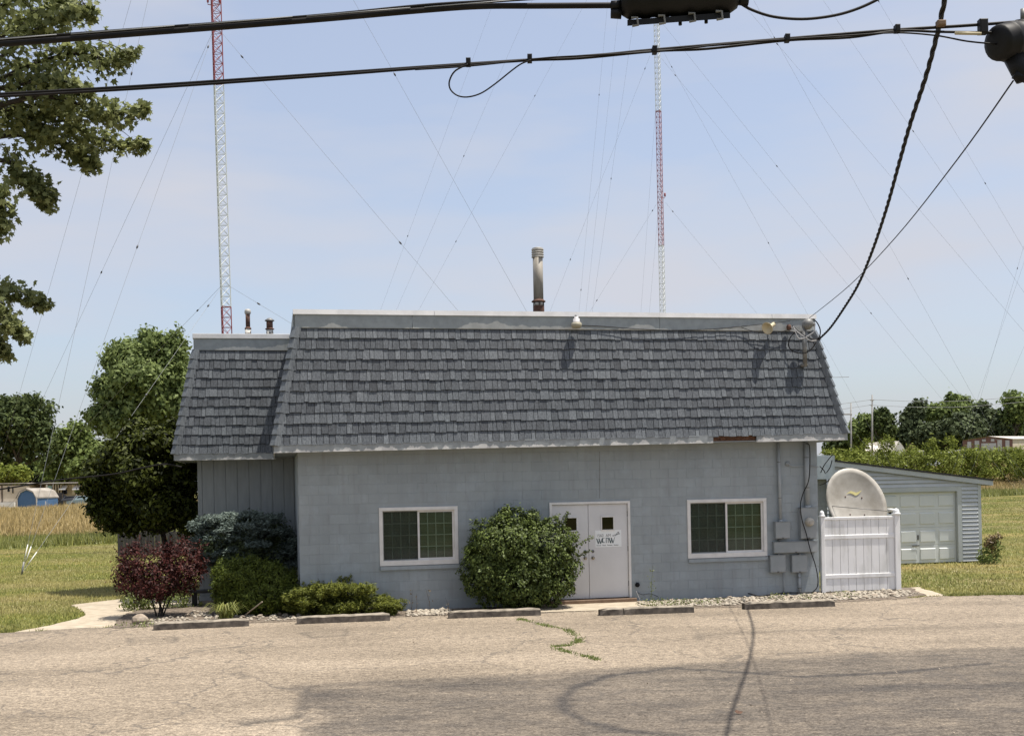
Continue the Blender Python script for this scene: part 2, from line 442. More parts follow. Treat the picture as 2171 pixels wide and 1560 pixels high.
# ------------------------------------------------------------------ object helpers
XF = {}
def link(o, parent=None):
    COL.objects.link(o)
    if parent is not None: o.parent = parent
    return o
def tag(o, label=None, cat=None, group=None, kind=None):
    if label: o["label"] = label
    if cat: o["category"] = cat
    if group: o["group"] = group
    if kind: o["kind"] = kind
    return o
def thing(name, label, cat, loc=(0, 0, 0), rotz=0.0, group=None):
    o = bpy.data.objects.new(name, None)
    o.empty_display_size = 0.3
    o.location = loc
    o.rotation_euler = (0, 0, rotz)
    link(o)
    XF[o.name] = (Vector(loc), rotz)
    return tag(o, label, cat, group)
def root_of(o):
    while o.parent: o = o.parent
    return o
def make(name, verts, faces, mat, parent=None, smooth=False, world=False):
    me = bpy.data.meshes.new(name)
    V_ = [Vector(v) for v in verts]
    if world and parent is not None:
        loc, rz = XF[root_of(parent).name]
        M = Matrix.Rotation(-rz, 3, 'Z')
        V_ = [M @ (v - loc) for v in V_]
    me.from_pydata([tuple(v) for v in V_], [], faces)
    me.materials.append(MATS[mat] if isinstance(mat, str) else mat)
    if smooth: me.polygons.foreach_set("use_smooth", [True] * len(me.polygons))
    me.update()
    if mat in ("flashing_paint", "fascia_paint"):
        n = len(V_)
        zz = [v.z for v in V_]
        vv = [0, 0, 0, 0, 1, 1, 1, 1] if n == 8 else [1.0 if z > sum(zz) / n else 0.0 for z in zz]
        me.attributes.new("vv", 'FLOAT', 'POINT').data.foreach_set("value", vv)
    return link(bpy.data.objects.new(name, me), parent)
class MB:
    def __init__(s): s.v, s.f = [], []
    def add(s, vs, fs):
        k = len(s.v)
        s.v += [tuple(v) for v in vs]
        s.f += [tuple(i + k for i in f) for f in fs]
        return s
    def box(s, x0, x1, y0, y1, z0, z1):
        return s.add([(x0, y0, z0), (x1, y0, z0), (x1, y1, z0), (x0, y1, z0), (x0, y0, z1), (x1, y0, z1), (x1, y1, z1), (x0, y1, z1)],
                     [(0, 3, 2, 1), (4, 5, 6, 7), (0, 1, 5, 4), (1, 2, 6, 5), (2, 3, 7, 6), (3, 0, 4, 7)])
    def hexa(s, p):
        return s.add(p, [(0, 3, 2, 1), (4, 5, 6, 7), (0, 1, 5, 4), (1, 2, 6, 5), (2, 3, 7, 6), (3, 0, 4, 7)])
    def bevbox(s, x0, x1, y0, y1, z0, z1, b):
        """box with its front (y0) edges chamfered"""
        return s.add([(x0, y1, z0), (x1, y1, z0), (x1, y1, z1), (x0, y1, z1),
                      (x0, y0 + b, z0), (x1, y0 + b, z0), (x1, y0 + b, z1), (x0, y0 + b, z1),
                      (x0 + b, y0, z0 + b), (x1 - b, y0, z0 + b), (x1 - b, y0, z1 - b), (x0 + b, y0, z1 - b)],
                     [(0, 1, 2, 3), (0, 4, 5, 1), (1, 5, 6, 2), (2, 6, 7, 3), (3, 7, 4, 0),
                      (4, 8, 9, 5), (5, 9, 10, 6), (6, 10, 11, 7), (7, 11, 8, 4), (8, 11, 10, 9)])
    def tube(s, pts, r, n=8, cap=True):
        pts = [Vector(p) for p in pts]
        rs = r if isinstance(r, (list, tuple)) else [r] * len(pts)
        k = len(s.v)
        up = None
        for i, p in enumerate(pts):
            d = (pts[min(i + 1, len(pts) - 1)] - pts[max(i - 1, 0)])
            d = d.normalized() if d.length > 1e-9 else Vector((0, 0, 1))
            if up is None: up = d.orthogonal().normalized()
            a = (up - d * up.dot(d))
            a = a.normalized() if a.length > 1e-6 else d.orthogonal().normalized()
            up = a
            b = d.cross(a)
            for j in range(n):
                t = 2 * math.pi * j / n
                s.v.append(tuple(p + (a * math.cos(t) + b * math.sin(t)) * rs[i]))
        for i in range(len(pts) - 1):
            for j in range(n):
                j2 = (j + 1) % n
                s.f.append((k + i * n + j, k + i * n + j2, k + (i + 1) * n + j2, k + (i + 1) * n + j))
        if cap:
            s.f.append(tuple(k + j for j in range(n))[::-1])
            s.f.append(tuple(k + (len(pts) - 1) * n + j for j in range(n)))
        return s
    def lathe(s, prof, c=(0, 0, 0), axis=(0, 0, 1), n=20):
        """prof: list of (radius, height along the axis)"""
        ax = Vector(axis).normalized()
        a = ax.orthogonal().normalized(); b = ax.cross(a)
        c = Vector(c); k = len(s.v)
        for (r, h) in prof:
            for j in range(n):
                t = 2 * math.pi * j / n
                s.v.append(tuple(c + ax * h + (a * math.cos(t) + b * math.sin(t)) * max(r, 1e-4)))
        for i in range(len(prof) - 1):
            for j in range(n):
                j2 = (j + 1) % n
                s.f.append((k + i * n + j, k + i * n + j2, k + (i + 1) * n + j2, k + (i + 1) * n + j))
        s.f.append(tuple(k + j for j in range(n))[::-1])
        s.f.append(tuple(k + (len(prof) - 1) * n + j for j in range(n)))
        return s
    def build(s, name, mat, parent=None, smooth=False, world=False):
        return make(name, s.v, s.f, mat, parent, smooth, world)
def spline(pts, n=6):
    pts = [Vector(p) for p in pts]
    out = []
    for i in range(len(pts) - 1):
        p0, p1, p2, p3 = pts[max(i - 1, 0)], pts[i], pts[i + 1], pts[min(i + 2, len(pts) - 1)]
        for j in range(n):
            t = j / n
            out.append(0.5 * ((2 * p1) + (p2 - p0) * t + (2 * p0 - 5 * p1 + 4 * p2 - p3) * t * t + (3 * p1 - p0 - 3 * p2 + p3) * t ** 3))
    out.append(pts[-1])
    return out
def run(px, d0, d1):
    """a real run of cable through picture points, its distance going from d0 to d1"""
    L_ = [0.0]
    for a, b in zip(px, px[1:]): L_.append(L_[-1] + math.hypot(b[0] - a[0], b[1] - a[1]))
    return [at(x, y, 1.0 / (1 / d0 + (1 / d1 - 1 / d0) * s / L_[-1])) for (x, y), s in zip(px, L_)]
def norm(a):
    return a / np.maximum(np.linalg.norm(a, axis=1, keepdims=True), 1e-9)
def np_mesh(name, verts, loops_per_face, mat, parent=None):
    """verts (n*k,3) laid out face by face, each face its own island of k corners"""
    k = loops_per_face
    n = len(verts) // k
    me = bpy.data.meshes.new(name)
    if parent is not None:
        loc, rz = XF[root_of(parent).name]
        verts = verts - np.array(loc)
        c, s_ = math.cos(-rz), math.sin(-rz)
        verts = np.stack([verts[:, 0] * c - verts[:, 1] * s_, verts[:, 0] * s_ + verts[:, 1] * c, verts[:, 2]], 1)
    me.vertices.add(n * k)
    me.vertices.foreach_set("co", verts.astype(np.float32).ravel())
    me.loops.add(n * k)
    me.loops.foreach_set("vertex_index", np.arange(n * k, dtype=np.int32))
    me.polygons.add(n)
    me.polygons.foreach_set("loop_start", np.arange(0, n * k, k, dtype=np.int32))
    me.update(calc_edges=True)
    me.materials.append(MATS[mat])
    return link(bpy.data.objects.new(name, me), parent)
MAPLE = [(0, 0), (0.18, 0.10), (0.5, 0.16), (0.32, 0.34), (0.40, 0.72), (0.16, 0.58), (0, 1.0), (-0.16, 0.58), (-0.40, 0.72), (-0.32, 0.34), (-0.5, 0.16), (-0.18, 0.10)]
def leaves(name, C, N, T, L_, W_, mat, parent=None, shape='leaf', fold=0.2):
    """a mesh of leaf-sized faces; C centres, N normals, T long axes"""
    N = norm(N); T = norm(T - N * (T * N).sum(1, keepdims=True)); B = np.cross(N, T)
    L_ = np.broadcast_to(np.asarray(L_, float).reshape(-1, 1), (len(C), 1)); W_ = np.broadcast_to(np.asarray(W_, float).reshape(-1, 1), (len(C), 1))
    if shape == 'maple':
        co = [C + B * (x * W_ * 1.6) + T * ((y - 0.4) * L_) + N * (abs(x) * W_ * fold) for x, y in MAPLE]
    elif shape == 'blade':
        co = [C - B * W_ / 2, C + B * W_ / 2, C + T * L_]
    else:
        co = [C - T * L_ / 2, C + B * W_ / 2 - T * L_ * 0.06 + N * W_ * fold, C + T * L_ / 2, C - B * W_ / 2 - T * L_ * 0.06 + N * W_ * fold]
    v = np.stack(co, 1).reshape(-1, 3)
    return np_mesh(name, v, len(co), mat, parent)
def unit(n):
    return norm(RNG.normal(size=(n, 3)))
def crown_points(blobs, nclump, per, cs, shell=0.62, lumpy=0.16):
    """blobs (cx,cy,cz,rx,ry,rz); leaf clumps on and inside their surfaces"""
    bl = np.array(blobs, float)
    w = (bl[:, 3] * bl[:, 5] + bl[:, 3] * bl[:, 4]) ** 1.0
    idx = RNG.choice(len(bl), nclump, p=w / w.sum())
    d = unit(nclump)
    rad = shell + (1 - shell) * RNG.random((nclump, 1)) ** 0.6
    rad *= 1 + lumpy * np.sin(d[:, :1] * 7 + idx[:, None]) * np.cos(d[:, 2:] * 6 + idx[:, None] * 2)
    cc = bl[idx, :3] + d * bl[idx, 3:6] * rad
    nn = norm(d / bl[idx, 3:6])
    C = np.repeat(cc, per, 0) + RNG.normal(size=(nclump * per, 3)) * cs
    N = np.repeat(nn, per, 0)
    return C, N
def pblob(x, y, rx, ry, Y, depth=None):
    """an ellipsoid of real size standing Y metres away"""
    c = at(x, y, Y); k = Y / F
    return (c.x, c.y, c.z, rx * k, (depth if depth else rx * k), ry * k)
def foliage(name, blobs, nclump, per, cs, size, mat, parent, ratio=0.55, rough=0.9, up=0.35, droop=0.3, shell=0.62, shape='leaf', lumpy=0.16):
    C, N = crown_points(blobs, nclump, per, cs, shell, lumpy)
    n = len(C)
    NN = N + RNG.normal(size=(n, 3)) * rough * 0.6 + np.array([0, 0, up])
    T = N * 0.6 + RNG.normal(size=(n, 3)) * 0.8 + np.array([0, 0, -droop])
    sz = size * (0.65 + 0.7 * RNG.random(n))
    return leaves(name, C, NN, T, sz, sz * ratio, mat, parent, shape)
def limbs(mb, base, tips, r0, r1, fork=0.45, wob=0.1):
    base = Vector(base)
    for t in tips:
        t = Vector(t)
        mid = base.lerp(t, fork) + Vector((RNG.normal() * wob, RNG.normal() * wob, abs(RNG.normal()) * wob))
        p = spline([base, mid, t], 5)
        mb.tube(p, [r0 + (r1 - r0) * i / (len(p) - 1) for i in range(len(p))], 6)

# ------------------------------------------------------------------ ground
def sstep(a, b, x):
    t = np.clip((x - a) / (b - a), 0, 1)
    return t * t * (3 - 2 * t)
def hz(X, Y):
    X = np.asarray(X, float); Y = np.asarray(Y, float)
    z = 0.94 * sstep(40, 150, Y) + 3.2 * sstep(115, 190, Y) * sstep(5, 40, X) + 1.0 * sstep(150, 400, Y)
    return z - 0.03
EDGE = [(-900, 1405), (-400, 1368), (0, 1341), (150, 1332), (330, 1325), (640, 1313), (900, 1303), (1130, 1297), (1400, 1290), (1560, 1285), (1900, 1268), (2000, 1263), (2171, 1260), (2700, 1252)]
EP = [ground(x, y) for x, y in EDGE]
EX, EY = [p.x for p in EP], [p.y for p in EP]
def edge_y(X):
    return np.interp(X, EX, EY) + 0.035 * np.sin(X * 5.1) + 0.03 * np.sin(X * 13.7 + 1) + 0.02 * np.sin(X * 29)
def build_terrain():
    xs = np.concatenate([np.linspace(-600, -60, 20), np.linspace(-56, 56, 80), np.linspace(60, 600, 20)])
    ys = np.concatenate([np.linspace(-80, 20, 12), np.linspace(22, 60, 30), np.linspace(64, 220, 50), np.linspace(240, 1500, 20)])
    XX, YY = np.meshgrid(xs, ys)
    ZZ = hz(XX, YY)
    v = np.stack([XX, YY, ZZ], 2).reshape(-1, 3)
    nx, ny = len(xs), len(ys)
    f = [(j * nx + i, j * nx + i + 1, (j + 1) * nx + i + 1, (j + 1) * nx + i) for j in range(ny - 1) for i in range(nx - 1)]
    tag(make("ground", v, f, "lawn", smooth=True), "mown lawn and open ground around the building", kind="structure")
build_terrain()

def seg_dist(P, pts):
    d = np.full(len(P), 1e9)
    for a, b in zip(pts, pts[1:]):
        a = np.array(a[:2]); b = np.array(b[:2]); ab = b - a
        t = np.clip(((P - a) @ ab) / (ab @ ab), 0, 1)
        d = np.minimum(d, np.linalg.norm(P - a - t[:, None] * ab, axis=1))
    return d
def inside(P, poly):
    x, y = P[:, 0], P[:, 1]
    r = np.zeros(len(P), bool)
    q = [(p[0], p[1]) for p in poly]
    for (x1, y1), (x2, y2) in zip(q, q[1:] + q[:1]):
        c = ((y1 > y) != (y2 > y)) & (x < (x2 - x1) * (y - y1) / (y2 - y1 + 1e-12) + x1)
        r ^= c
    return r
def G(pts): return [ground(*p) for p in pts]
def build_lot():
    xs = np.concatenate([np.linspace(-45, -8.2, 24), np.arange(-8, 15, 0.075), np.linspace(15.2, 60, 24)])
    ts = np.concatenate([np.linspace(0, 0.36, 16), np.linspace(0.37, 1, 190)])
    Y0 = 3.0
    XX = np.tile(xs, (len(ts), 1))
    YE = edge_y(xs)
    YY = Y0 + ts[:, None] * (YE[None, :] - Y0)
    v = np.stack([XX, YY, np.zeros_like(XX)], 2).reshape(-1, 3)
    nx, ny = len(xs), len(ts)
    f = [(j * nx + i, j * nx + i + 1, (j + 1) * nx + i + 1, (j + 1) * nx + i) for j in range(ny - 1) for i in range(nx - 1)]
    o = make("parking_lot", v, f, "old_asphalt")
    tag(o, "old pale asphalt parking lot with dark worn area", kind="structure")
    P = v[:, :2]
    w = np.zeros(len(P))
    dark = G([(650, 1456), (830, 1447), (1090, 1436), (1300, 1421), (1600, 1404), (1850, 1386), (2171, 1376), (2700, 1360), (3200, 1800), (655, 1800), (655, 1540), (640, 1520), (510, 1530), (640, 1505)])
    sd = seg_dist(P, dark + dark[:1]) * np.where(inside(P, dark), 1, -1)
    w = np.maximum(w, 0.74 * sstep(-0.18, 0.26, sd + 0.18 * np.sin(P[:, 0] * 2.3) * np.sin(P[:, 1] * 3.1 + 1)))
    d = seg_dist(P, G([(650, 1456), (830, 1447), (1090, 1436), (1300, 1421), (1600, 1404), (1850, 1386), (2171, 1376)]))
    w = np.maximum(w, 0.66 * np.exp(-(d / 0.3) ** 2))
    d = seg_dist(P, G([(655, 1456), (645, 1500), (630, 1520), (520, 1533)]))
    w = np.maximum(w, 0.8 * np.exp(-(d / 0.13) ** 2))
    skid = G([(2100, 1405), (1900, 1425), (1700, 1434), (1560, 1424), (1430, 1416), (1300, 1430), (1220, 1456), (1190, 1482), (1200, 1508), (1245, 1530), (1320, 1548), (1450, 1560)])
    d = seg_dist(P, skid)
    w = np.maximum(w, w + 0.38 * np.exp(-(d / 0.08) ** 2))
    for q in (G([(275, 1352), (370, 1347), (372, 1362), (276, 1367), (275, 1352)]), G([(640, 1341), (732, 1334), (735, 1346), (665, 1352), (640, 1341)])):
        d = seg_dist(P, q)
        w = np.maximum(w, 0.6 * np.exp(-(d / 0.06) ** 2))
        w = np.maximum(w, 0.18 * inside(P, q))
    for q, a, s in ((G([(1500, 1345), (1700, 1335), (2000, 1330), (2171, 1326)]), 0.3, 0.25), (G([(1280, 1362), (1500, 1352), (1800, 1350)]), 0.25, 0.2),
                    (G([(1440, 1300), (1475, 1335), (1490, 1360)]), 0.3, 0.05), (G([(0, 1428), (20, 1427)]), 0.6, 0.1), (G([(100, 1385), (300, 1382)]), 0.2, 0.2),  # painted shadows: overhead thin wire, then a small one at the left edge
                    (G([(1650, 1470), (1900, 1455), (2171, 1450)]), 0.2, 0.2)):
        d = seg_dist(P, q)
        w += a * np.exp(-(d / s) ** 2)
    # patched band of greyer asphalt along the beds
    dd = edge_y(P[:, 0]) - P[:, 1]
    w += 0.42 * np.exp(-(dd / 0.45) ** 2) * (P[:, 0] < 0.3)
    w += 0.25 * np.exp(-(dd / 0.35) ** 2) * (P[:, 0] >= 0.3)
    at_ = o.data.attributes.new("wear_shadow", 'FLOAT', 'POINT')
    at_.data.foreach_set("value", np.clip(w, 0, 1.4).astype(np.float32))
build_lot()

def sheet(name, pts, z, mat, label, wob=0.0):
    """a thin ground sheet with a slightly irregular outline"""
    out = []
    for a, b in zip(pts, pts[1:] + pts[:1]):
        n = max(1, int((b - a).length / 0.12)) if wob else 1
        for i in range(n):
            p = a.lerp(b, i / n)
            out.append((p.x + RNG.normal() * wob, p.y + RNG.normal() * wob, z))
    import bmesh
    bm = bmesh.new()
    fc = bm.faces.new([bm.verts.new(p) for p in out])
    bmesh.ops.triangulate(bm, faces=[fc])
    me = bpy.data.meshes.new(name)
    bm.to_mesh(me); bm.free()
    me.materials.append(MATS[mat])
    o = link(bpy.data.objects.new(name, me))
    return tag(o, label, kind="structure")
bed_l = G([(235, 1331), (262, 1303), (300, 1290), (430, 1286), (430, 1262), (640, 1258), (1200, 1268), (1160, 1299), (900, 1305), (640, 1316), (330, 1328)])
bed = sheet("planting_bed", bed_l, 0.006, "mulch", "mulch and stone planting bed in front of the wall", 0.03)
bed_r = G([(1345, 1291), (1345, 1270), (1740, 1252), (1930, 1245), (1965, 1262), (1900, 1270), (1560, 1287)])
bed2 = sheet("gravel_bed", bed_r, 0.006, "mulch", "white stone bed along the wall right of the door", 0.03)
sheet("door_pad", G([(1120, 1299), (1160, 1274), (1360, 1272), (1410, 1290)]), 0.012, "concrete", "tan concrete pad in front of the double door", 0.01)
sheet("walkway", G([(20, 1340), (215, 1329), (240, 1326), (262, 1303), (300, 1288), (420, 1284), (420, 1262), (250, 1269), (150, 1281), (172, 1292), (182, 1302), (165, 1310), (100, 1325)]), -0.008, "concrete", "curved concrete walkway", 0.015)
sheet("side_slab", G([(1905, 1246), (1945, 1243), (2010, 1262), (1960, 1263)]), -0.006, "concrete", "small concrete slab beside the fence", 0.02)

# field of tall grass beyond the mown lawn
def field_edge(X): return 57 + (np.asarray(X) + 22) * (53 / 68.0)
def build_field():
    xs = np.linspace(-120, 140, 70)
    ts = np.linspace(0, 1, 14)
    v, f = [], []
    for t in ts:
        for x in xs:
            y = max(45, float(field_edge(x))) + 1.0
            y = y + t * (190 - y if y < 180 else 10)
            v.append((x, y, float(hz(x, y)) + 0.06))
    nx = len(xs)
    f = [(j * nx + i, j * nx + i + 1, (j + 1) * nx + i + 1, (j + 1) * nx + i) for j in range(len(ts) - 1) for i in range(nx - 1)]
    tag(make("field", v, f, "field_soil", smooth=True), "open field of tall dry grass", kind="structure")
build_field()

def blades(name, X, Y, hgt, wid, mat, label, z=None, lean=0.35):
    n = len(X)
    C = np.stack([X, Y, (hz(X, Y) if z is None else np.full(n, z))], 1)
    T = np.stack([RNG.normal(size=n) * lean, RNG.normal(size=n) * lean, np.ones(n)], 1)
    N = np.stack([RNG.normal(size=n) * 0.6, -np.ones(n), RNG.normal(size=n) * 0.3 + 0.4], 1)
    o = leaves(name, C, N, T, hgt, wid, mat, None, 'blade')
    return tag(o, label, kind="stuff")
def lawn_points(n, x0, x1, y0, y1, pw=1.0):
    Y = y0 + (y1 - y0) * RNG.random(n) ** pw
    X = x0 + (x1 - x0) * RNG.random(n)
    return X, Y
def keep_lawn(X, Y):
    P = np.stack([X, Y], 1)
    k = (Y > edge_y(X) - 0.04) & (Y < field_edge(X))
    for poly in (bed_l, bed_r): k &= ~inside(P, poly)
    k &= ~inside(P, G([(20, 1340), (215, 1329), (240, 1326), (262, 1303), (300, 1288), (420, 1284), (420, 1262), (250, 1269), (150, 1281), (172, 1292), (182, 1302), (165, 1310), (100, 1325)]))
    k &= ~inside(P, G([(1905, 1246), (1945, 1243), (2010, 1262), (1960, 1263)]))
    a = (X - O.x) * U.x + (Y - O.y) * U.y; b = (X - O.x) * V.x + (Y - O.y) * V.y
    k &= ~((a > -2.3) & (a < LEN + 0.1) & (b > -0.1) & (b < 10)) 
    return k
X, Y = lawn_points(190000, -26, -4.5, 21.5, 62, 1.7)
k = keep_lawn(X, Y) & (X / Y > -0.48) & (X / Y < -0.2)
blades("lawn_grass", X[k], Y[k], 0.045 + 0.05 * RNG.random(k.sum()), 0.016 + 0.012 * RNG.random(k.sum()), "blade_lawn", "short green and straw coloured lawn grass left of the building")
X, Y = lawn_points(210000, 8, 46, 25, 105, 1.9)
k = keep_lawn(X, Y) & (X / Y < 0.47) & (X / Y > 0.24)
blades("lawn_grass", X[k], Y[k], 0.045 + 0.05 * RNG.random(k.sum()), (0.018 + 0.014 * RNG.random(k.sum())) * np.maximum(1, Y[k] / 45), "blade_lawn", "short lawn grass right of the white fence")
# ragged grass lip along the asphalt
X = np.concatenate([RNG.uniform(-14, -8.1, 5000), RNG.uniform(9.2, 15, 5000)])
Y = edge_y(X) + np.abs(RNG.normal(size=len(X))) * 0.12 - 0.05
k = keep_lawn(X, Y + 0.05)
blades("edge_grass", X[k], Y[k], 0.05 + 0.07 * RNG.random(k.sum()), 0.02, "blade_green", "ragged grass along the edge of the asphalt", lean=0.6)
def field_blades(name, n, x0, x1, depth, near, mat, label, h0, h1, w):
    X = RNG.uniform(x0, x1, n)
    Y = field_edge(X) + near + depth * RNG.random(n) ** 1.15
    k = (np.abs(X / Y) < 0.47) & (np.abs(X / Y) > 0.24) & (Y > 45)
    X, Y = X[k], Y[k]
    patch = 0.75 + 0.35 * np.sin(X * 0.5 + np.sin(Y * 0.21) * 2) * np.cos(Y * 0.33)
    blades(name, X, Y, (h0 + (h1 - h0) * RNG.random(len(X))) * patch, w * (0.6 + 0.8 * RNG.random(len(X))), mat, label, lean=0.22)
field_blades("tall_grass", 90000, -62, -14, 95, 9, "blade_field", "tall golden dry grass in the field left", 0.55, 1.05, 0.07)
field_blades("verge_grass", 45000, -40, -14, 16, 0, "blade_green", "tall green grass between lawn and golden field left", 0.35, 0.7, 0.05)
field_blades("tall_grass", 60000, 26, 80, 45, 6, "blade_field", "tall golden dry grass in the field right", 0.7, 1.2, 0.09)
field_blades("verge_grass", 30000, 26, 80, 12, 0, "blade_green", "tall green grass between lawn and golden field right", 0.5, 0.9, 0.07)
# ------------------------------------------------------------------ the studio building
B = thing("studio_building", "low grey-blue block building with dark shingled mansard roof and white double door", "building", O, PSI)
EAVE, WD, WA = 0.45, 4.0, -2.236           # overhang, wing setback, wing left end
DEPTH = 9.5
ZE0, ZE1, ZT = 3.45, 3.56, 5.87            # shingle bottom left/right, shingle top
def rect_on_wall(x0, y0, x1, y1, off=0.0):
    a0, zt = onwall(x0, (y0), off); a1, zt2 = onwall(x1, y0 - (x1 - x0) * 0.03, off)
    _, zb = onwall(x0, y1, off)
    return a0, a1, zb, zt
WIN1 = rect_on_wall(803, 1076, 970, 1200)
WIN2 = rect_on_wall(1456, 1059, 1624, 1184)
DOOR = rect_on_wall(1164, 1065, 1335, 1276)
DOOR = (DOOR[0], DOOR[1], 0.09, DOOR[3])
openings = [WIN1, WIN2, DOOR]

# core of the front wall with its openings (mortar plane 4 mm behind the block faces)
core = MB()
cuts = sorted(openings)
xs = [0.0]
for (a0, a1, z0, z1) in cuts: xs += [a0, a1]
xs.append(LEN)
TOPW = 3.52
for i in range(0, len(xs), 2): core.box(xs[i], xs[i + 1], 0.004, 0.2, 0, TOPW)
for (a0, a1, z0, z1) in cuts:
    core.box(a0, a1, 0.004, 0.2, z1, TOPW)
    if z0 > 0.1: core.box(a0, a1, 0.004, 0.2, 0, z0)
front = core.build("front_wall", "painted_block", B)
BH, BL = 0.2032, 0.4064
shared = {}
rest = MB()
nb = 0
HIDE = [onwall(990, 1110)[0], onwall(1215, 1110)[0], onwall(1215, 1150)[1]]
for c in range(16):
    z0, z1 = c * BH, min((c + 1) * BH, 3.3)
    x = -(BL / 2) * (c % 2)
    while x < LEN:
        pieces = [(max(x, 0), min(x + BL, LEN))]
        for (a0, a1, w0, w1) in openings:
            if w1 > z0 + 0.03 and w0 < z1 - 0.03:
                np_ = []
                for (p, q) in pieces:
                    if q <= a0 or p >= a1: np_.append((p, q)); continue
                    if p < a0: np_.append((p, a0))
                    if q > a1: np_.append((a1, q))
                pieces = np_
        for (p, q) in pieces:
            if q - p < 0.04: continue
            hidden = (p > HIDE[0] and q < HIDE[1] and z1 < HIDE[2]) or c < 2 and p < 2.2 or z0 > 3.2
            if hidden or nb >= 300:
                rest.bevbox(p + 0.002, q - 0.002, 0, 0.02, z0 + 0.004, z1 - 0.004, 0.002); continue
            key = round(q - p, 3)
            if key not in shared:
                shared[key] = MB().bevbox(0.002, q - p - 0.002, 0, 0.02, 0.004, BH - 0.004, 0.002).build("block", "painted_block", front)
                o = shared[key]
            else:
                o = link(bpy.data.objects.new("block", shared[key].data), front)
            o.location = (p, 0, z0)
            nb += 1
        x += BL
o = rest.build("hidden_blocks", "painted_block", front); o["kind"] = "stuff"
# hairline crack running up from the door head
ck = MB()
cp = [onwall(1271, 1056 - i * 11) for i in range(10)]
for (p, q) in zip(cp, cp[1:]):
    ck.box(p[0] - 0.004, p[0] + 0.005, -0.003, 0.0, p[1], q[1] + 0.001)
ck.build("wall_crack", "steel_grey", B)
# other walls
sw = MB()
sw.box(0.004, 0.2, 0.2, WD - 0.002, 0, TOPW)
sw.box(LEN - 0.2, LEN - 0.004, 0.2, DEPTH, 0, TOPW)
sw.box(WA + 0.01, LEN - 0.2, DEPTH - 0.2, DEPTH, 0, TOPW)
sw.build("side_wall", "painted_block", B)
sr = MB()
for c in range(16):
    x = 0.2 - (BL / 2) * (c % 2)
    while x < WD:
        p, q = max(x, 0.0), min(x + BL, WD - 0.01)
        if q - p > 0.05:
            sr.hexa([(0, p + .004, c * BH + .004), (0.02, p + .004, c * BH + .004), (0.02, q - .004, c * BH + .004), (0, q - .004, c * BH + .004),
                     (0, p + .004, (c + 1) * BH - .004), (0.02, p + .004, (c + 1) * BH - .004), (0.02, q - .004, (c + 1) * BH - .004), (0, q - .004, (c + 1) * BH - .004)])
        x += BL
    x = 0.2 - (BL / 2) * (c % 2)
    while x < DEPTH:
        p, q = max(x, 0.0), min(x + BL, DEPTH)
        if q - p > 0.05: sr.box(LEN - 0.02, LEN, p + .004, q - .004, c * BH + .004, (c + 1) * BH - .004)
        x += BL
o = sr.build("side_blocks", "painted_block", B); o["kind"] = "stuff"
# wing wall of vertical boards
ww = MB().box(WA + 0.015, 0.0, WD + 0.015, WD + 0.15, 0.1, TOPW).box(WA + 0.015, WA + 0.15, WD + 0.15, DEPTH, 0.1, TOPW)
wing = ww.build("wing_wall", "board_siding", B)
MB().box(WA - 0.01, 0.0, WD - 0.01, WD + 0.2, 0, 0.1).build("wing_footing", "annex_block", B)
bx = WA
i = 0
while bx < -0.02:
    w = 0.11 if i == 0 else 0.268
    e = min(bx + w, -0.01)
    MB().bevbox(bx + 0.006, e - 0.006, WD, WD + 0.02, 0.1, 3.4, 0.004).build("board", "board_siding", wing)
    bx = e; i += 1
for j in range(19):
    y = WD + 0.16 + j * 0.268
    MB().box(WA - 0.002, WA + 0.02, y + 0.006, min(y + 0.262, DEPTH), 0.1, 3.4).build("board", "board_siding", wing)

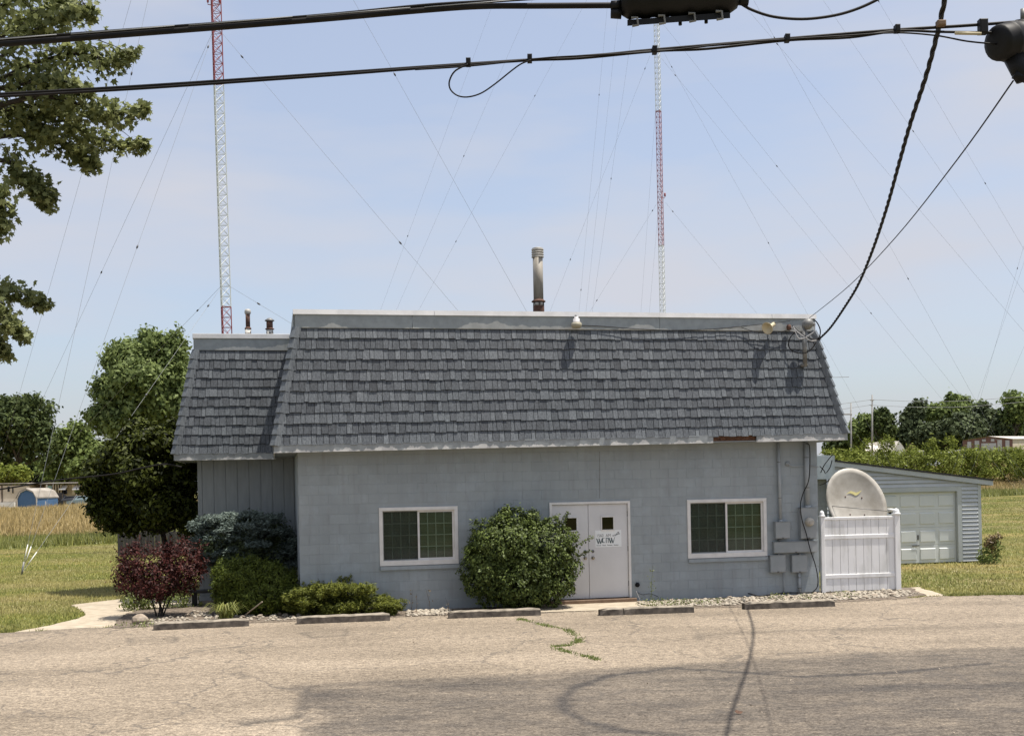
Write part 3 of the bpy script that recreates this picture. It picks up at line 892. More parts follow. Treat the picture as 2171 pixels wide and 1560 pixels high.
# mansard faces
roof = MB()
T0 = 0.0
def lerp(a, b, t): return a + (b - a) * t
PAT = [[0.165, 0.13, 0.15, 0.085, 0.19, 0.10, 0.145, 0.11, 0.125], [0.12, 0.095, 0.16, 0.11, 0.085, 0.145, 0.155, 0.08, 0.13, 0.12]]
TONES = [[0.56, 0.42, 0.6, 0.7, 0.55, 0.62, 0.48, 0.66, 0.5], [0.36, 0.44, 0.3, 0.46, 0.5, 0.34, 0.42, 0.58, 0.36, 0.44]]
def shingle_face(BLc, BRc, TLc, TRc, normal, parts=0, parent=None, rows=11):
    BLc, BRc, TLc, TRc, nv = map(Vector, (BLc, BRc, TLc, TRc, normal))
    nv.normalize()
    stuff_v, stuff_f, stuff_t = [], [], []
    upv = ((TLc + TRc) / 2 - (BLc + BRc) / 2); slope = upv.length
    origin = BLc
    along = (BRc - BLc).normalized()
    for r in range(rows):
        t0, t1 = r / rows, min((r + 1) / rows + 0.02, 1.0)
        A0, B0 = BLc.lerp(TLc, t0), BRc.lerp(TRc, t0)
        A1, B1 = BLc.lerp(TLc, t1), BRc.lerp(TRc, t1)
        sA0, sB0 = (A0 - origin).dot(along), (B0 - origin).dot(along)
        sA1, sB1 = (A1 - origin).dot(along), (B1 - origin).dot(along)
        pat, ton = PAT[r % 2], TONES[r % 2]
        s = -2.4 + (0.31 * (r % 2)) + 0.04 * r
        kk = 0
        while s < sB0 + 0.1:
            w = pat[kk % len(pat)]; tone = ton[kk % len(ton)] + RNG.normal() * 0.08
            a, b = max(s, sA0), min(s + w, sB0)
            kk += 1; s += w
            if b - a < 0.02: continue
            def P(sv, t, n, lo, hi, Aq, Bq, sAq, sBq):
                sv = min(max(sv, sAq), sBq)
                u_ = (sv - sAq) / (sBq - sAq)
                return Aq.lerp(Bq, u_) + nv * n
            dz = RNG.choice([0.0, 0.004, 0.012, 0.022]) * (-1)
            g = 0.0045
            th = 0.032 + RNG.random() * 0.014
            dn = (A0 - A1).normalized() * (0.012 - dz)
            bi0 = P(a + g, 0, 0.0, 0, 0, A0, B0, sA0, sB0) + dn; bi1 = P(b - g, 0, 0.0, 0, 0, A0, B0, sA0, sB0) + dn
            bo0 = bi0 + nv * th; bo1 = bi1 + nv * th
            ti0 = P(a + g, 0, 0.0, 0, 0, A1, B1, sA1, sB1); ti1 = P(b - g, 0, 0.0, 0, 0, A1, B1, sA1, sB1)
            to0 = ti0 + nv * 0.010; to1 = ti1 + nv * 0.010
            vs = [bi0, bi1, ti1, ti0, bo0, bo1, to1, to0]
            fs = [(4, 5, 6, 7), (0, 1, 5, 4), (1, 2, 6, 5), (3, 0, 4, 7), (2, 3, 7, 6)]
            if parts > 0:
                o = make("shingle", vs, fs, "shingle_metal", parent)
                at_ = o.data.attributes.new("tone", 'FLOAT', 'POINT')
                at_.data.foreach_set("value", [tone] * 8)
                parts -= 1
            else:
                k0 = len(stuff_v)
                stuff_v += vs; stuff_f += [tuple(i + k0 for i in f) for f in fs]; stuff_t += [tone] * 8
    if stuff_v:
        o = make("upper_shingles", stuff_v, stuff_f, "shingle_metal", parent)
        at_ = o.data.attributes.new("tone", 'FLOAT', 'POINT')
        at_.data.foreach_set("value", stuff_t)
        o["kind"] = "stuff"
TL, TR = 0.02, LEN - 0.02                      # top corners along the front
def corner(a, b, z): return Vector((a, b, z))
mBL, mBR = corner(-EAVE, -EAVE, ZE0), corner(LEN + EAVE + 0.02, -EAVE, ZE1)
mTL, mTR = corner(TL, 0.0, ZT), corner(TR, 0.0, ZT)
deck = MB()
back = DEPTH + EAVE
def slab(p):  # deck quad under shingles
    deck.add(p, [(0, 1, 2, 3)])
nin = Vector((0, 0.012, 0.002))
slab([mBL + nin, mBR + nin, mTR + nin, mTL + nin])
rBR, rTR = corner(LEN + EAVE + 0.02, back, ZE1), corner(TR, DEPTH, ZT)
slab([mBR + Vector((-.012, 0, 0)), rBR + Vector((-.012, 0, 0)), rTR + Vector((-.012, 0, 0)), mTR + Vector((-.012, 0, 0))])
lBL, lTL = corner(-EAVE, WD + 0.6, ZE0), corner(TL, WD + 0.6, ZT)
slab([lBL + Vector((.012, 0, 0)), mBL + Vector((.012, 0, 0)), mTL + Vector((.012, 0, 0)), lTL + Vector((.012, 0, 0))])
wBL, wBR = corner(WA - EAVE, WD - EAVE, ZE0 - 0.02), corner(-EAVE + 0.02, WD - EAVE, ZE0 - 0.02)
wTL, wTR = corner(WA + 0.02, WD, ZT), corner(0.06, WD, ZT)
slab([wBL + nin, wBR + nin, wTR + nin, wTL + nin])
vBL, vTL = corner(WA - EAVE, back, ZE0 - 0.02), corner(WA + 0.02, DEPTH, ZT)
slab([vBL + Vector((.012, 0, 0)), wBL + Vector((.012, 0, 0)), wTL + Vector((.012, 0, 0)), vTL + Vector((.012, 0, 0))])
slab([rBR, vBL, vTL, rTR])
# flat roof and soffit
deck.box(TL, TR, 0.05, DEPTH, ZT + 0.05, ZT + 0.1).box(WA + 0.05, TL - 0.001, WD + 0.05, DEPTH, ZT + 0.05, ZT + 0.1)
roofp = deck.build("mansard_roof", "roof_black", B)
nF = (0, -(ZT - ZE0), EAVE)
shingle_face(mBL, mBR, mTL, mTR, nF, 300, roofp)
shingle_face(wBL, wBR, wTL, wTR, nF, 0, roofp)
shingle_face(mBR, rBR, mTR, rTR, ((ZT - ZE0), 0, EAVE), 0, roofp)
shingle_face(lBL, mBL, lTL, mTL, (-(ZT - ZE0), 0, EAVE), 0, roofp)
shingle_face(vBL, wBL, vTL, wTL, (-(ZT - ZE0), 0, EAVE), 0, roofp)
# hip caps
def hip(P0, P1, out, tone, n=11):
    P0, P1, out = Vector(P0), Vector(P1), Vector(out).normalized()
    ax = (P1 - P0).normalized()
    side = ax.cross(out).normalized()
    for i in range(n):
        q0, q1 = P0.lerp(P1, i / n) - ax * 0.02, P0.lerp(P1, min(1, (i + 1) / n + 0.03))
        h0, h1 = 0.085, 0.04
        w = 0.095
        vs = [q0 - side * w - out * .05, q0 + side * w - out * .05, q1 + side * w - out * .05, q1 - side * w - out * .05,
              q0 - side * w * .7 + out * h0, q0 + side * w * .7 + out * h0, q1 + side * w * .7 + out * h1, q1 - side * w * .7 + out * h1]
        o = MB().hexa(vs).build("hip_cap", "shingle_metal", roofp)
        at_ = o.data.attributes.new("tone", 'FLOAT', 'POINT')
        at_.data.foreach_set("value", [tone + RNG.normal() * 0.07] * 8)
hip(mBL, mTL, (-1, -1, 0.3), 0.75)
hip(mBR, mTR, (1, -1, 0.3), 0.8)
hip(wBL, wTL, (-1, -1, 0.3), 0.75)
# fascia strips at the eaves
def zfas(a): return lerp(ZE0, ZE1, (a + EAVE) / (LEN + 2 * EAVE))
def fascia(a0, a1, y, drop=0.155, mat="fascia_paint", name="fascia", th=0.03, zf=zfas):
    z0, z1 = zf(a0), zf(a1)
    vs = [(a0, y, z0 - drop), (a1, y, z1 - drop), (a1, y + th, z1 - drop), (a0, y + th, z0 - drop), (a0, y, z0 + 0.012), (a1, y, z1 + 0.012), (a1, y + th, z1 + 0.012), (a0, y + th, z0 + 0.012)]
    return MB().hexa(vs).build(name, mat, B)
yF = -EAVE - 0.03
s1 = onwall(975, 950, EAVE)[0]; s2 = onwall(1511, 935, EAVE)[0]; s3 = onwall(1603, 930, EAVE)[0]
fascia(-EAVE - 0.03, s1, yF)
fascia(s1 + 0.004, s2, yF - 0.004)
fascia(s2 + 0.003, s3 - 0.003, yF + 0.05, 0.135, "rotten_wood", "rotten_board", 0.02)
rb = MB()
for i in range(9):
    a = s2 + 0.02 + (s3 - s2 - 0.2) * RNG.random()
    z = zfas(a) - 0.02 - 0.1 * RNG.random()
    rb.hexa([(a, yF + .03, z), (a + .16, yF + .035, z + .01 * RNG.normal()), (a + .16, yF + .06, z), (a, yF + .06, z), (a, yF + .035, z + .018), (a + .16, yF + .04, z + .02), (a + .16, yF + .06, z + .02), (a, yF + .06, z + .018)])
o = rb.build("wood_splinters", "rotten_wood", B); o["kind"] = "stuff"
fascia(s3, LEN + EAVE + 0.05, yF)
fascia(WA - EAVE - 0.03, -EAVE + 0.02, WD - EAVE - 0.03, zf=lambda a: ZE0 - 0.02)
fs = MB()
fs.box(LEN + EAVE + 0.022, LEN + EAVE + 0.048, -EAVE + 0.002, back, ZE1 - 0.155, ZE1 + 0.012)
fs.box(-EAVE - 0.028, -EAVE - 0.002, -EAVE + 0.002, WD - EAVE - 0.04, ZE0 - 0.155, ZE0 + 0.012)
fs.box(WA - EAVE - 0.028, WA - EAVE - 0.002, WD - EAVE + 0.002, back, ZE0 - 0.17, ZE0 - 0.01)
fs.build("side_fascia", "fascia_paint", B)
sf = MB()
sf.hexa([(-EAVE, -EAVE + .002, ZE0 - .14), (LEN + EAVE, -EAVE + .002, ZE1 - .14), (LEN + EAVE, 0.1, ZE1 - .14), (-EAVE, 0.1, ZE0 - .14),
         (-EAVE, -EAVE + .002, ZE0 - .12), (LEN + EAVE, -EAVE + .002, ZE1 - .12), (LEN + EAVE, 0.1, ZE1 - .12), (-EAVE, 0.1, ZE0 - .12)])
sf.box(LEN - 0.1, LEN + EAVE, 0.102, back, ZE1 - .14, ZE1 - .12)
sf.box(-EAVE, 0.1, 0.102, WD, ZE0 - .14, ZE0 - .12)
sf.box(WA - EAVE, -EAVE - 0.002, WD - EAVE + 0.002, back, ZE0 - .15, ZE0 - .13)
sf.build("soffit", "board_siding", B)
# flashing band and white cap along the top; sheet seams as in the photo
def band(a0, a1, y, z0, z1, name, mat, th=0.05, sag=0.0):
    return MB().bevbox(a0, a1, y, y + th, z0, z1, 0.004).build(name, mat, B)
seams = [TL - 0.03, onwall(874, 700)[0], onwall(1397, 690)[0], LEN]
for i in range(3):
    band(seams[i] + 0.003, seams[i + 1] - 0.003, -0.045 - 0.004 * (i % 2), ZT - 0.02, ZT + 0.262, "flashing", "flashing_paint")
cs_ = [TL - 0.06, onwall(920, 662)[0], onwall(1396, 667)[0], onwall(1634, 668)[0], LEN + 0.02]
for i in range(4):
    a0, a1 = cs_[i] + 0.002, cs_[i + 1] - 0.002
    y = -0.075 - 0.005 * (i % 2)
    MB().hexa([(a0, y, ZT + .255), (a1, y, ZT + .255), (a1, y + .25, ZT + .255), (a0, y + .25, ZT + .255),
               (a0, y + .012, ZT + .355), (a1, y + .012, ZT + .355), (a1, y + .25, ZT + .375), (a0, y + .25, ZT + .375)]).build("roof_cap", "cap_white", B)
band(WA - 0.01, TL - 0.05, WD - 0.045, ZT - 0.02, ZT + 0.262, "flashing", "flashing_paint")
band(WA - 0.04, TL - 0.07, WD - 0.075, ZT + 0.255, ZT + 0.365, "roof_cap", "cap_white", 0.25)
sb_ = MB()
sb_.box(TL - 0.055, TL + 0.15, 0.18, DEPTH, ZT - 0.02, ZT + 0.36)
sb_.box(LEN - 0.2, LEN + 0.01, 0.18, DEPTH, ZT - 0.02, ZT + 0.36)
sb_.box(WA - 0.035, WA + 0.15, WD + 0.18, DEPTH, ZT - 0.02, ZT + 0.355)
sb_.box(WA + 0.15, LEN - 0.2, DEPTH - 0.2, DEPTH, ZT - 0.02, ZT + 0.35)
sb_.build("side_parapet", "flashing_paint", B)

# windows
def window(a0, a1, z0, z1, label):
    w = MB()
    fw = 0.075
    # outer frame, 25 mm proud of the wall
    for (p, q, r, s) in ((a0, a1, z0 + 0.0, z0 + fw + 0.03), (a0, a1, z1 - fw, z1), (a0, a0 + fw, z0 + fw + 0.03, z1 - fw), (a1 - fw, a1, z0 + fw + 0.03, z1 - fw)):
        w.bevbox(p, q, -0.025, 0.12, r, s, 0.006)
    fr = w.build("window", "window_vinyl", B)
    tag(fr, label)
    mid = (a0 + a1) / 2
    zb, zt = z0 + fw + 0.03, z1 - fw
    def sash(p, q, y, fwid, mat):
        m = MB()
        m.box(p, q, y, y + 0.03, zb, zb + fwid).box(p, q, y, y + 0.03, zt - fwid, zt).box(p, p + fwid, y, y + 0.03, zb + fwid, zt - fwid).box(q - fwid, q, y, y + 0.03, zb + fwid, zt - fwid)
        m.build("sash", mat, fr)
        g0, g1, h0, h1 = p + fwid, q - fwid, zb + fwid, zt - fwid
        MB().box(g0, g1, y + 0.010, y + 0.014, h0, h1).build("pane", "window_glass", fr)
        for i in range(1, 4):
            x = lerp(g0, g1, i / 4)
            MB().box(x - 0.009, x + 0.009, y + 0.018, y + 0.026, h0, h1).build("muntin", "grille_white", fr)
            z = lerp(h0, h1, i / 4)
            MB().box(g0, g1, y + 0.0265, y + 0.032, z - 0.009, z + 0.009).build("muntin", "grille_white", fr)
    sash(a0 + fw, mid + 0.01, 0.07, 0.022, "grille_white")
    sash(mid - 0.02, a1 - fw, 0.03, 0.04, "window_vinyl")
    # blind: horizontal slats
    bl = MB()
    nsl = 34
    for i in range(nsl):
        z = lerp(zb, zt, (i + 0.5) / nsl)
        hh = 0.5 * (zt - zb) / nsl
        bl.add([(a0 + fw, 0.125, z - hh * .9), (a1 - fw, 0.125, z - hh * .9), (a1 - fw, 0.145, z + hh * .9), (a0 + fw, 0.145, z + hh * .9)], [(0, 1, 2, 3)])
    o = bl.build("blind", "blind_green", fr); o["kind"] = "stuff"
    MB().box(a0 + fw, mid - 0.02, 0.06, 0.062, zb, zt).build("insect_screen", "screen_mesh", fr)
    MB().box(a0 - 0.02, a1 + 0.02, 0.2, 0.25, z0 - 0.05, z1 + 0.05).build("room_back", "dark_void", fr)
    # sloped block sill under the frame
    MB().hexa([(a0 + .01, -0.05, z0 - 0.085), (a1 + .01, -0.05, z0 - 0.085), (a1 + .01, 0.1, z0 - 0.085), (a0 + .01, 0.1, z0 - 0.085),
               (a0 + .01, -0.045, z0 - 0.012), (a1 + .01, -0.045, z0 - 0.012), (a1 + .01, 0.1, z0 - 0.002), (a0 + .01, 0.1, z0 - 0.002)]).build("sill", "painted_block", fr)
def mesh_material():
    m, n, l, b = nodes_of("screen_mesh")
    t = n.new("ShaderNodeBsdfTransparent"); d = n.new("ShaderNodeBsdfDiffuse"); d.inputs['Color'].default_value = (0.05, 0.055, 0.055, 1)
    ms = n.new("ShaderNodeMixShader"); ms.inputs[0].default_value = 0.2
    l.new(t.outputs[0], ms.inputs[1]); l.new(d.outputs[0], ms.inputs[2]); l.new(ms.outputs[0], n["Material Output"].inputs['Surface'])
    MATS["screen_mesh"] = m
mesh_material()
window(*WIN1, "white sliding window left of the round bush")
window(*WIN2, "white sliding window right of the door")

# double door
a0, a1, z0, z1 = DOOR
fd = 0.055
df = MB()
df.bevbox(a0, a0 + fd, -0.03, 0.14, z0, z1, 0.005).bevbox(a1 - fd, a1, -0.03, 0.14, z0, z1, 0.005).bevbox(a0 + fd, a1 - fd, -0.03, 0.14, z1 - fd, z1, 0.005)
df.build("door_frame", "window_vinyl", B)
MB().box(a0 + .01, a1 - .01, 0.14, 0.16, z0, z1).build("door_backing", "dark_void", B)
MB().bevbox(a0 - 0.05, a1 + 0.06, -0.20, 0.19, 0.0, z0 - 0.002, 0.01).build("door_sill", "brown_sill", B)
xm = onwall(1249, 1170)[0]
leaf = []
for (p, q, side) in ((a0 + fd + 0.006, xm - 0.004, -1), (xm + 0.004, a1 - fd - 0.006, 1)):
    zt = z1 - fd - 0.006
    yl = 0.012
    d = MB().bevbox(p, q, yl, yl + 0.045, z0 + 0.012, zt, 0.003).build("door", "door_paint", B)
    leaf.append(d)
    cx = (p + q) / 2 - 0.01 * side
    zw0, zw1 = onwall(1288, 1122)[1], onwall(1288, 1096)[1]
    g = 0.125
    MB().box(cx - g, cx + g, yl - 0.006, yl - 0.001, zw0, zw1).build("door_window", "dark_glass", d)
    MB().box(cx - g, cx + g, yl - 0.001, yl + 0.001, zw0, zw1).build("window_back", "dark_void", d)
    t = MB()
    e = 0.028
    t.bevbox(cx - g - e, cx + g + e, yl - 0.016, yl, zw0 - e, zw0, .004).bevbox(cx - g - e, cx + g + e, yl - 0.016, yl, zw1, zw1 + e, .004)
    t.bevbox(cx - g - e, cx - g, yl - 0.016, yl, zw0, zw1, .004).bevbox(cx + g, cx + g + e, yl - 0.016, yl, zw0, zw1, .004)
    t.build("window_trim", "window_vinyl", d)
    kx = xm + side * 0.085
    zk = onwall(1258, 1182)[1]; zd = onwall(1258, 1168)[1]
    MB().lathe([(0.036, 0), (0.036, 0.008), (0.014, 0.012), (0.014, 0.035), (0.028, 0.045), (0.03, 0.06), (0.02, 0.07), (0.004, 0.072)], (kx, yl, zk), (0, -1, 0), 16).build("doorknob", "brass", d, True)
    MB().lathe([(0.032, 0), (0.032, 0.012), (0.024, 0.018), (0.004, 0.02)], (kx, yl, zd), (0, -1, 0), 16).build("deadbolt", "steel_grey", d, True)
    hx = q + 0.004 if side > 0 else p - 0.004
    for zz in (0.25, 1.0, 1.75):
        MB().tube([(hx, yl - 0.006, z0 + zz), (hx, yl - 0.006, z0 + zz + 0.11)], 0.009, 8).build("hinge", "steel_grey", d)
MB().box(xm + 0.001, xm + 0.05, 0.004, 0.011, z0 + 0.015, z1 - fd - 0.01).build("astragal", "door_paint", leaf[1])

# printed sign on the right leaf
sx0, sz1 = onwall(1262, 1124); sx1, sz0 = onwall(1318, 1158)
sw_, sh_ = sx1 - sx0, sz1 - sz0
D1 = leaf[1]
MB().box(sx0, sx1, 0.0085, 0.0115, sz0, sz1).build("sign", "sign_paper", D1)
YS = 0.0065
def sp(u_, v_): return (sx0 + sw_ * u_, YS, sz0 + sh_ * v_)
def poly(mb, pts):
    mb.add([sp(*p) for p in pts] + [(sp(*p)[0], YS + 0.002, sp(*p)[2]) for p in pts], [tuple(range(len(pts)))])
def stroke(mb, x0, y0, x1, y1, w0, w1):
    poly(mb, [(x0 - w0 / 2, y0), (x0 + w0 / 2, y0), (x1 + w1 / 2, y1), (x1 - w1 / 2, y1)])
ink = MB()
def Wglyph(x, top, bot, w):
    stroke(ink, x + 0.02, top, x + w * .36, bot, 0.045, 0.05)
    stroke(ink, x + w * .36, bot, x + w * .52, top - 0.04, 0.03, 0.014)
    stroke(ink, x + w * .44, top, x + w * .72, bot, 0.045, 0.05)
    stroke(ink, x + w * .72, bot, x + w * .98, top, 0.03, 0.016)
Wglyph(0.03, 0.52, 0.20, 0.24)
Wglyph(0.50, 0.54, 0.22, 0.24)
cpts = []
for i in range(13):
    t = math.radians(50 + i * 22)
    cpts.append((0.315 + 0.055 * math.cos(t), 0.40 + 0.15 * math.sin(t)))
for i in range(12):
    (x0, y0), (x1, y1) = cpts[i], cpts[i + 1]
    wd = 0.012 + 0.022 * math.sin(math.pi * i / 12)
    poly(ink, [(x0 - wd, y0), (x0 + wd, y0), (x1 + wd, y1), (x1 - wd, y1)])
stroke(ink, 0.415, 0.53, 0.415, 0.24, 0.03, 0.03); stroke(ink, 0.49, 0.50, 0.49, 0.24, 0.03, 0.03)
poly(ink, [(0.40, 0.54), (0.46, 0.56), (0.505, 0.51), (0.48, 0.49), (0.45, 0.52), (0.42, 0.51)])
ink.build("call_letters", "ink_dark", D1)
def text_mesh(txt, size, mat, x, z, sx=1.0):
    cu = bpy.data.curves.new("lettering", 'FONT')
    cu.body = txt; cu.size = size; cu.extrude = 0.0008
    ob = bpy.data.objects.new("lettering", cu); COL.objects.link(ob)
    dg = bpy.context.evaluated_depsgraph_get()
    me = bpy.data.meshes.new_from_object(ob.evaluated_get(dg))
    COL.objects.unlink(ob); bpy.data.objects.remove(ob)
    for v in me.vertices:
        v.co = Vector((x + v.co.x * sx, YS - v.co.z, z + v.co.y))
    me.materials.clear(); me.materials.append(MATS[mat])
    return link(bpy.data.objects.new("lettering", me), D1)
text_mesh("1560  AM", sh_ * 0.26, "ink_grey", sx0 + sw_ * 0.04, sz0 + sh_ * 0.60, 0.86)
tg = MB()
x = 0.05
for wl_ in (0.17, 0.14, 0.20, 0.17):          # tagline, too small to read in the photo
    xx = x
    while xx < x + wl_:
        h = 0.035 + 0.03 * RNG.random() + (0.03 if xx == x else 0)
        stroke(tg, xx, 0.075, xx, 0.075 + h, 0.012, 0.010); xx += 0.02
    poly(tg, [(x, 0.085), (x + wl_ - .01, 0.085), (x + wl_ - .01, 0.1), (x, 0.1)])
    x += wl_ + 0.05
tg.build("tagline", "ink_grey", D1)
fl = MB()
for (u_, v_, r) in ((0.88, 0.86, 0.04), (0.84, 0.76, 0.05), (0.90, 0.77, 0.05), (0.76, 0.70, 0.04), (0.69, 0.66, 0.04), (0.81, 0.71, 0.035)):
    poly(fl, [(u_ + r * math.cos(t * 1.05), v_ + r * .8 * math.sin(t * 1.05)) for t in range(6)])
stroke(fl, 0.73, 0.50, 0.775, 0.68, 0.012, 0.012)
fl.build("flower_print", "ink_grey", D1)

# ------------------------------------------------------------------ things on the roof and wall
def P(a, b, z): return O + U * a + V * b + Vector((0, 0, z))
def on_world(x, y, off):
    a, z = onwall(x, y, off)
    return P(a, -off, z)
def flue(px, y_top, y_base, b, rr, label, kind):
    # a stack standing on the flat roof, b metres behind the front wall plane
    p, q = ray(px, y_base)
    d = Vector((p, 1, q))
    t = (O + V * b).dot(V) / d.dot(V)
    base = Vector((p * t, t, 0))
    zt = H + ray(px, y_top)[1] * t
    z0 = ZT + 0.1
    root = thing("roof_flue", label, "flue pipe", (base.x, base.y, z0), PSI)
    hgt = zt - z0
    return root, hgt, t
z0r = ZT + 0.1
root, hg, t = flue(1142, 525, 650, 2.2, 0.12, "tall tan flue pipe with ribbed cap behind the white roof edge", 0)
hv = H + ray(1142, 640)[1] * t - z0r
MB().lathe([(0.135, 0), (0.13, hv - 0.12), (0.125, hv - 0.02)], n=18).build("base_pipe", "rust", root, True)
MB().lathe([(0.13, hv - 0.09), (0.128, hv - 0.02), (0.11, hv)], n=18).build("sealant", "tar_white", root, True)
MB().lathe([(0.115, hv - 0.03), (0.165, hv), (0.165, hv + 0.012), (0.118, hv + 0.05)], n=18).build("storm_collar", "rust", root, True)
MB().lathe([(0.115, hv), (0.115, hg - 0.16)], n=18).build("pipe", "flue_grey", root, True)
pr = []
for i in range(4):
    z = hg - 0.24 + i * 0.055
    pr += [(0.118, z), (0.142, z + 0.008), (0.142, z + 0.034), (0.118, z + 0.042)]
pr += [(0.13, hg - 0.02), (0.08, hg), (0.01, hg + 0.004)]
MB().lathe(pr, n=20).build("ribbed_cap", "flue_cap", root, True)
root, hg, t = flue(526, 655, 707, WD + 1.5, 0.07, "thin rusty flue pipe with white cap on the wing roof", 1)
hv = H + ray(526, 697)[1] * t - z0r
MB().lathe([(0.075, 0), (0.075, hv)], n=14).build("base_pipe", "tar_white", root, True)
MB().lathe([(0.06, hv - .03), (0.085, hv), (0.085, hv + 0.012), (0.06, hv + 0.04)], n=14).build("storm_collar", "rust", root, True)
MB().lathe([(0.055, hv), (0.055, hg - 0.08)], n=14).build("pipe", "rust", root, True)
MB().lathe([(0.06, hg - 0.13), (0.078, hg - 0.11), (0.078, hg - 0.05), (0.06, hg - 0.01), (0.01, hg)], n=14).build("cap", "flue_cap", root, True)
root, hg, t = flue(572, 674, 708, WD + 1.5, 0.08, "short rusty flue stub with wide flat cap on the wing roof", 2)
hv = H + ray(572, 698)[1] * t - z0r
MB().lathe([(0.1, 0), (0.085, hv)], n=14).build("base_pipe", "tar_white", root, True)
MB().lathe([(0.08, hv - .02), (0.115, hv), (0.115, hv + 0.01), (0.08, hv + 0.03)], n=14).build("storm_collar", "rust", root, True)
MB().lathe([(0.08, hv), (0.08, hg - 0.05)], n=14).build("pipe", "rust", root, True)
MB().lathe([(0.085, hg - 0.09), (0.12, hg - 0.075), (0.12, hg - 0.06), (0.05, hg - 0.01), (0.01, hg)], n=14).build("cap", "mast_metal", root, True)

# flood lamp on the flashing
c = on_world(1222, 680, 0.20)
la = thing("roof_lamp", "small cream dome lamp hanging on the roof flashing above the door", "lamp", c, PSI)
MB().tube([(0, 0.16, 0.08), (0, 0.05, 0.12), (0, 0, 0.10)], 0.018, 8).build("bracket", "mast_metal", la)
MB().lathe([(0.045, 0.09), (0.045, 0.05), (0.07, 0.045), (0.07, -0.02), (0.085, -0.025), (0.085, -0.04)], n=16).build("housing", "pale_panel", la, True)
MB().lathe([(0.088, -0.04), (0.115, -0.06), (0.115, -0.11), (0.09, -0.15), (0.02, -0.16)], n=16).build("lens", "lamp_cream", la, True)
# horn speaker
c = on_world(1633, 692, 0.22)
ho = thing("horn_speaker", "cream horn loudspeaker below the white roof edge near the service mast", "speaker", c, PSI)
ax = Vector((-0.75, -0.45, -0.38)).normalized()
MB().lathe([(0.045, -0.16), (0.05, -0.13), (0.048, -0.04), (0.06, 0.02), (0.085, 0.07), (0.135, 0.115), (0.138, 0.125), (0.128, 0.125), (0.06, 0.04), (0.02, 0.02)], axis=ax, n=20).build("horn", "horn_cream", ho, True)
MB().tube([-ax * 0.1, Vector((0.06, 0.16, -0.02))], 0.012, 8).build("bracket", "mast_metal", ho)
# service mast with weatherhead
am, zm0 = onwall(1708, 775, 0.36)
mst = thing("service_mast", "grey electric service mast with weatherhead at the right roof corner", "mast", P(am, -0.33, zm0), PSI)
zt = onwall(1706, 690, 0.33)[1] - zm0
MB().tube([(0, 0, 0.0), (0, 0, zt)], 0.05, 12).build("pipe", "mast_metal", mst, True)
MB().lathe([(0.05, -0.02), (0.085, 0.0), (0.09, 0.03), (0.055, 0.05)], (0, 0.05, 0.0), n=14).build("boot", "mast_metal", mst, True)
wh = MB().lathe([(0.06, 0), (0.075, 0.02), (0.11, 0.07), (0.12, 0.13), (0.10, 0.20), (0.05, 0.245), (0.01, 0.25)], (-0.02, -0.02, zt - 0.06), (0.75, -0.1, 0.75), 16)
wh.build("weatherhead", "mast_metal", mst, True)
MB().bevbox(0.08, 0.24, -0.07, 0.05, zt - 0.01, zt + 0.05, 0.01).build("cable_clamp", "mast_metal", mst)
MB().lathe([(0.03, 0), (0.05, 0.02), (0.055, 0.08), (0.04, 0.12), (0.01, 0.13)], (-0.27, 0.2, zt - 0.08), n=12).build("insulator_knob", "rust", mst, True)
MB().tube([(-0.27, 0.2, zt - 0.1), (-0.2, 0.1, zt - 0.12), (0, 0, zt - 0.15)], 0.012, 6).build("stay", "mast_metal", mst)
def cable(name, pts, r, mat, label, cat="cable", n=6, sub=6, group=None):
    p = spline(pts, sub)
    o = MB().tube(p, r, n).build(name, mat, None, True)
    return tag(o, label, cat, group)
YM = 25.35
def loop(px, Y=YM): return [at(x, y, Y) for x, y in px]
cable("drip_loop", loop([(1680, 690), (1695, 705), (1712, 715), (1728, 720), (1737, 714), (1739, 700), (1733, 685), (1724, 676)]), 0.014, "black_cable", "black drip loop wire right of the service mast")
cable("drip_loop", loop([(1681, 692), (1690, 703), (1702, 712), (1718, 722), (1731, 722)], YM - .08), 0.013, "grey_cable", "pale grey splice wire curving in front of the service mast")
cable("drip_loop", loop([(1690, 700), (1676, 715), (1672, 733), (1682, 745), (1702, 749), (1718, 742), (1730, 726)], YM - .05), 0.012, "black_cable", "dark wire loop hanging low across the service mast")
cable("drip_loop", loop([(1684, 697), (1692, 716), (1704, 717), (1716, 710), (1726, 702), (1728, 684)], YM - .1), 0.010, "grey_cable", "thin pale wire loop beside the service mast")
cable("roof_wire", [on_world(1232, 690, .06), on_world(1280, 692, .07), on_world(1345, 697, .1), on_world(1420, 700, .1), on_world(1500, 698, .08), on_world(1572, 692, .08), on_world(1610, 688, .16), on_world(1632, 686, .2), on_world(1675, 680, .15)], 0.007, "black_cable", "thin dark wire along the roof flashing to the horn")
cable("roof_wire", [on_world(1572, 694, .08), on_world(1600, 703, .12), on_world(1640, 706, .14), on_world(1680, 697, .16)], 0.007, "black_cable", "thin dark wire sagging under the horn")

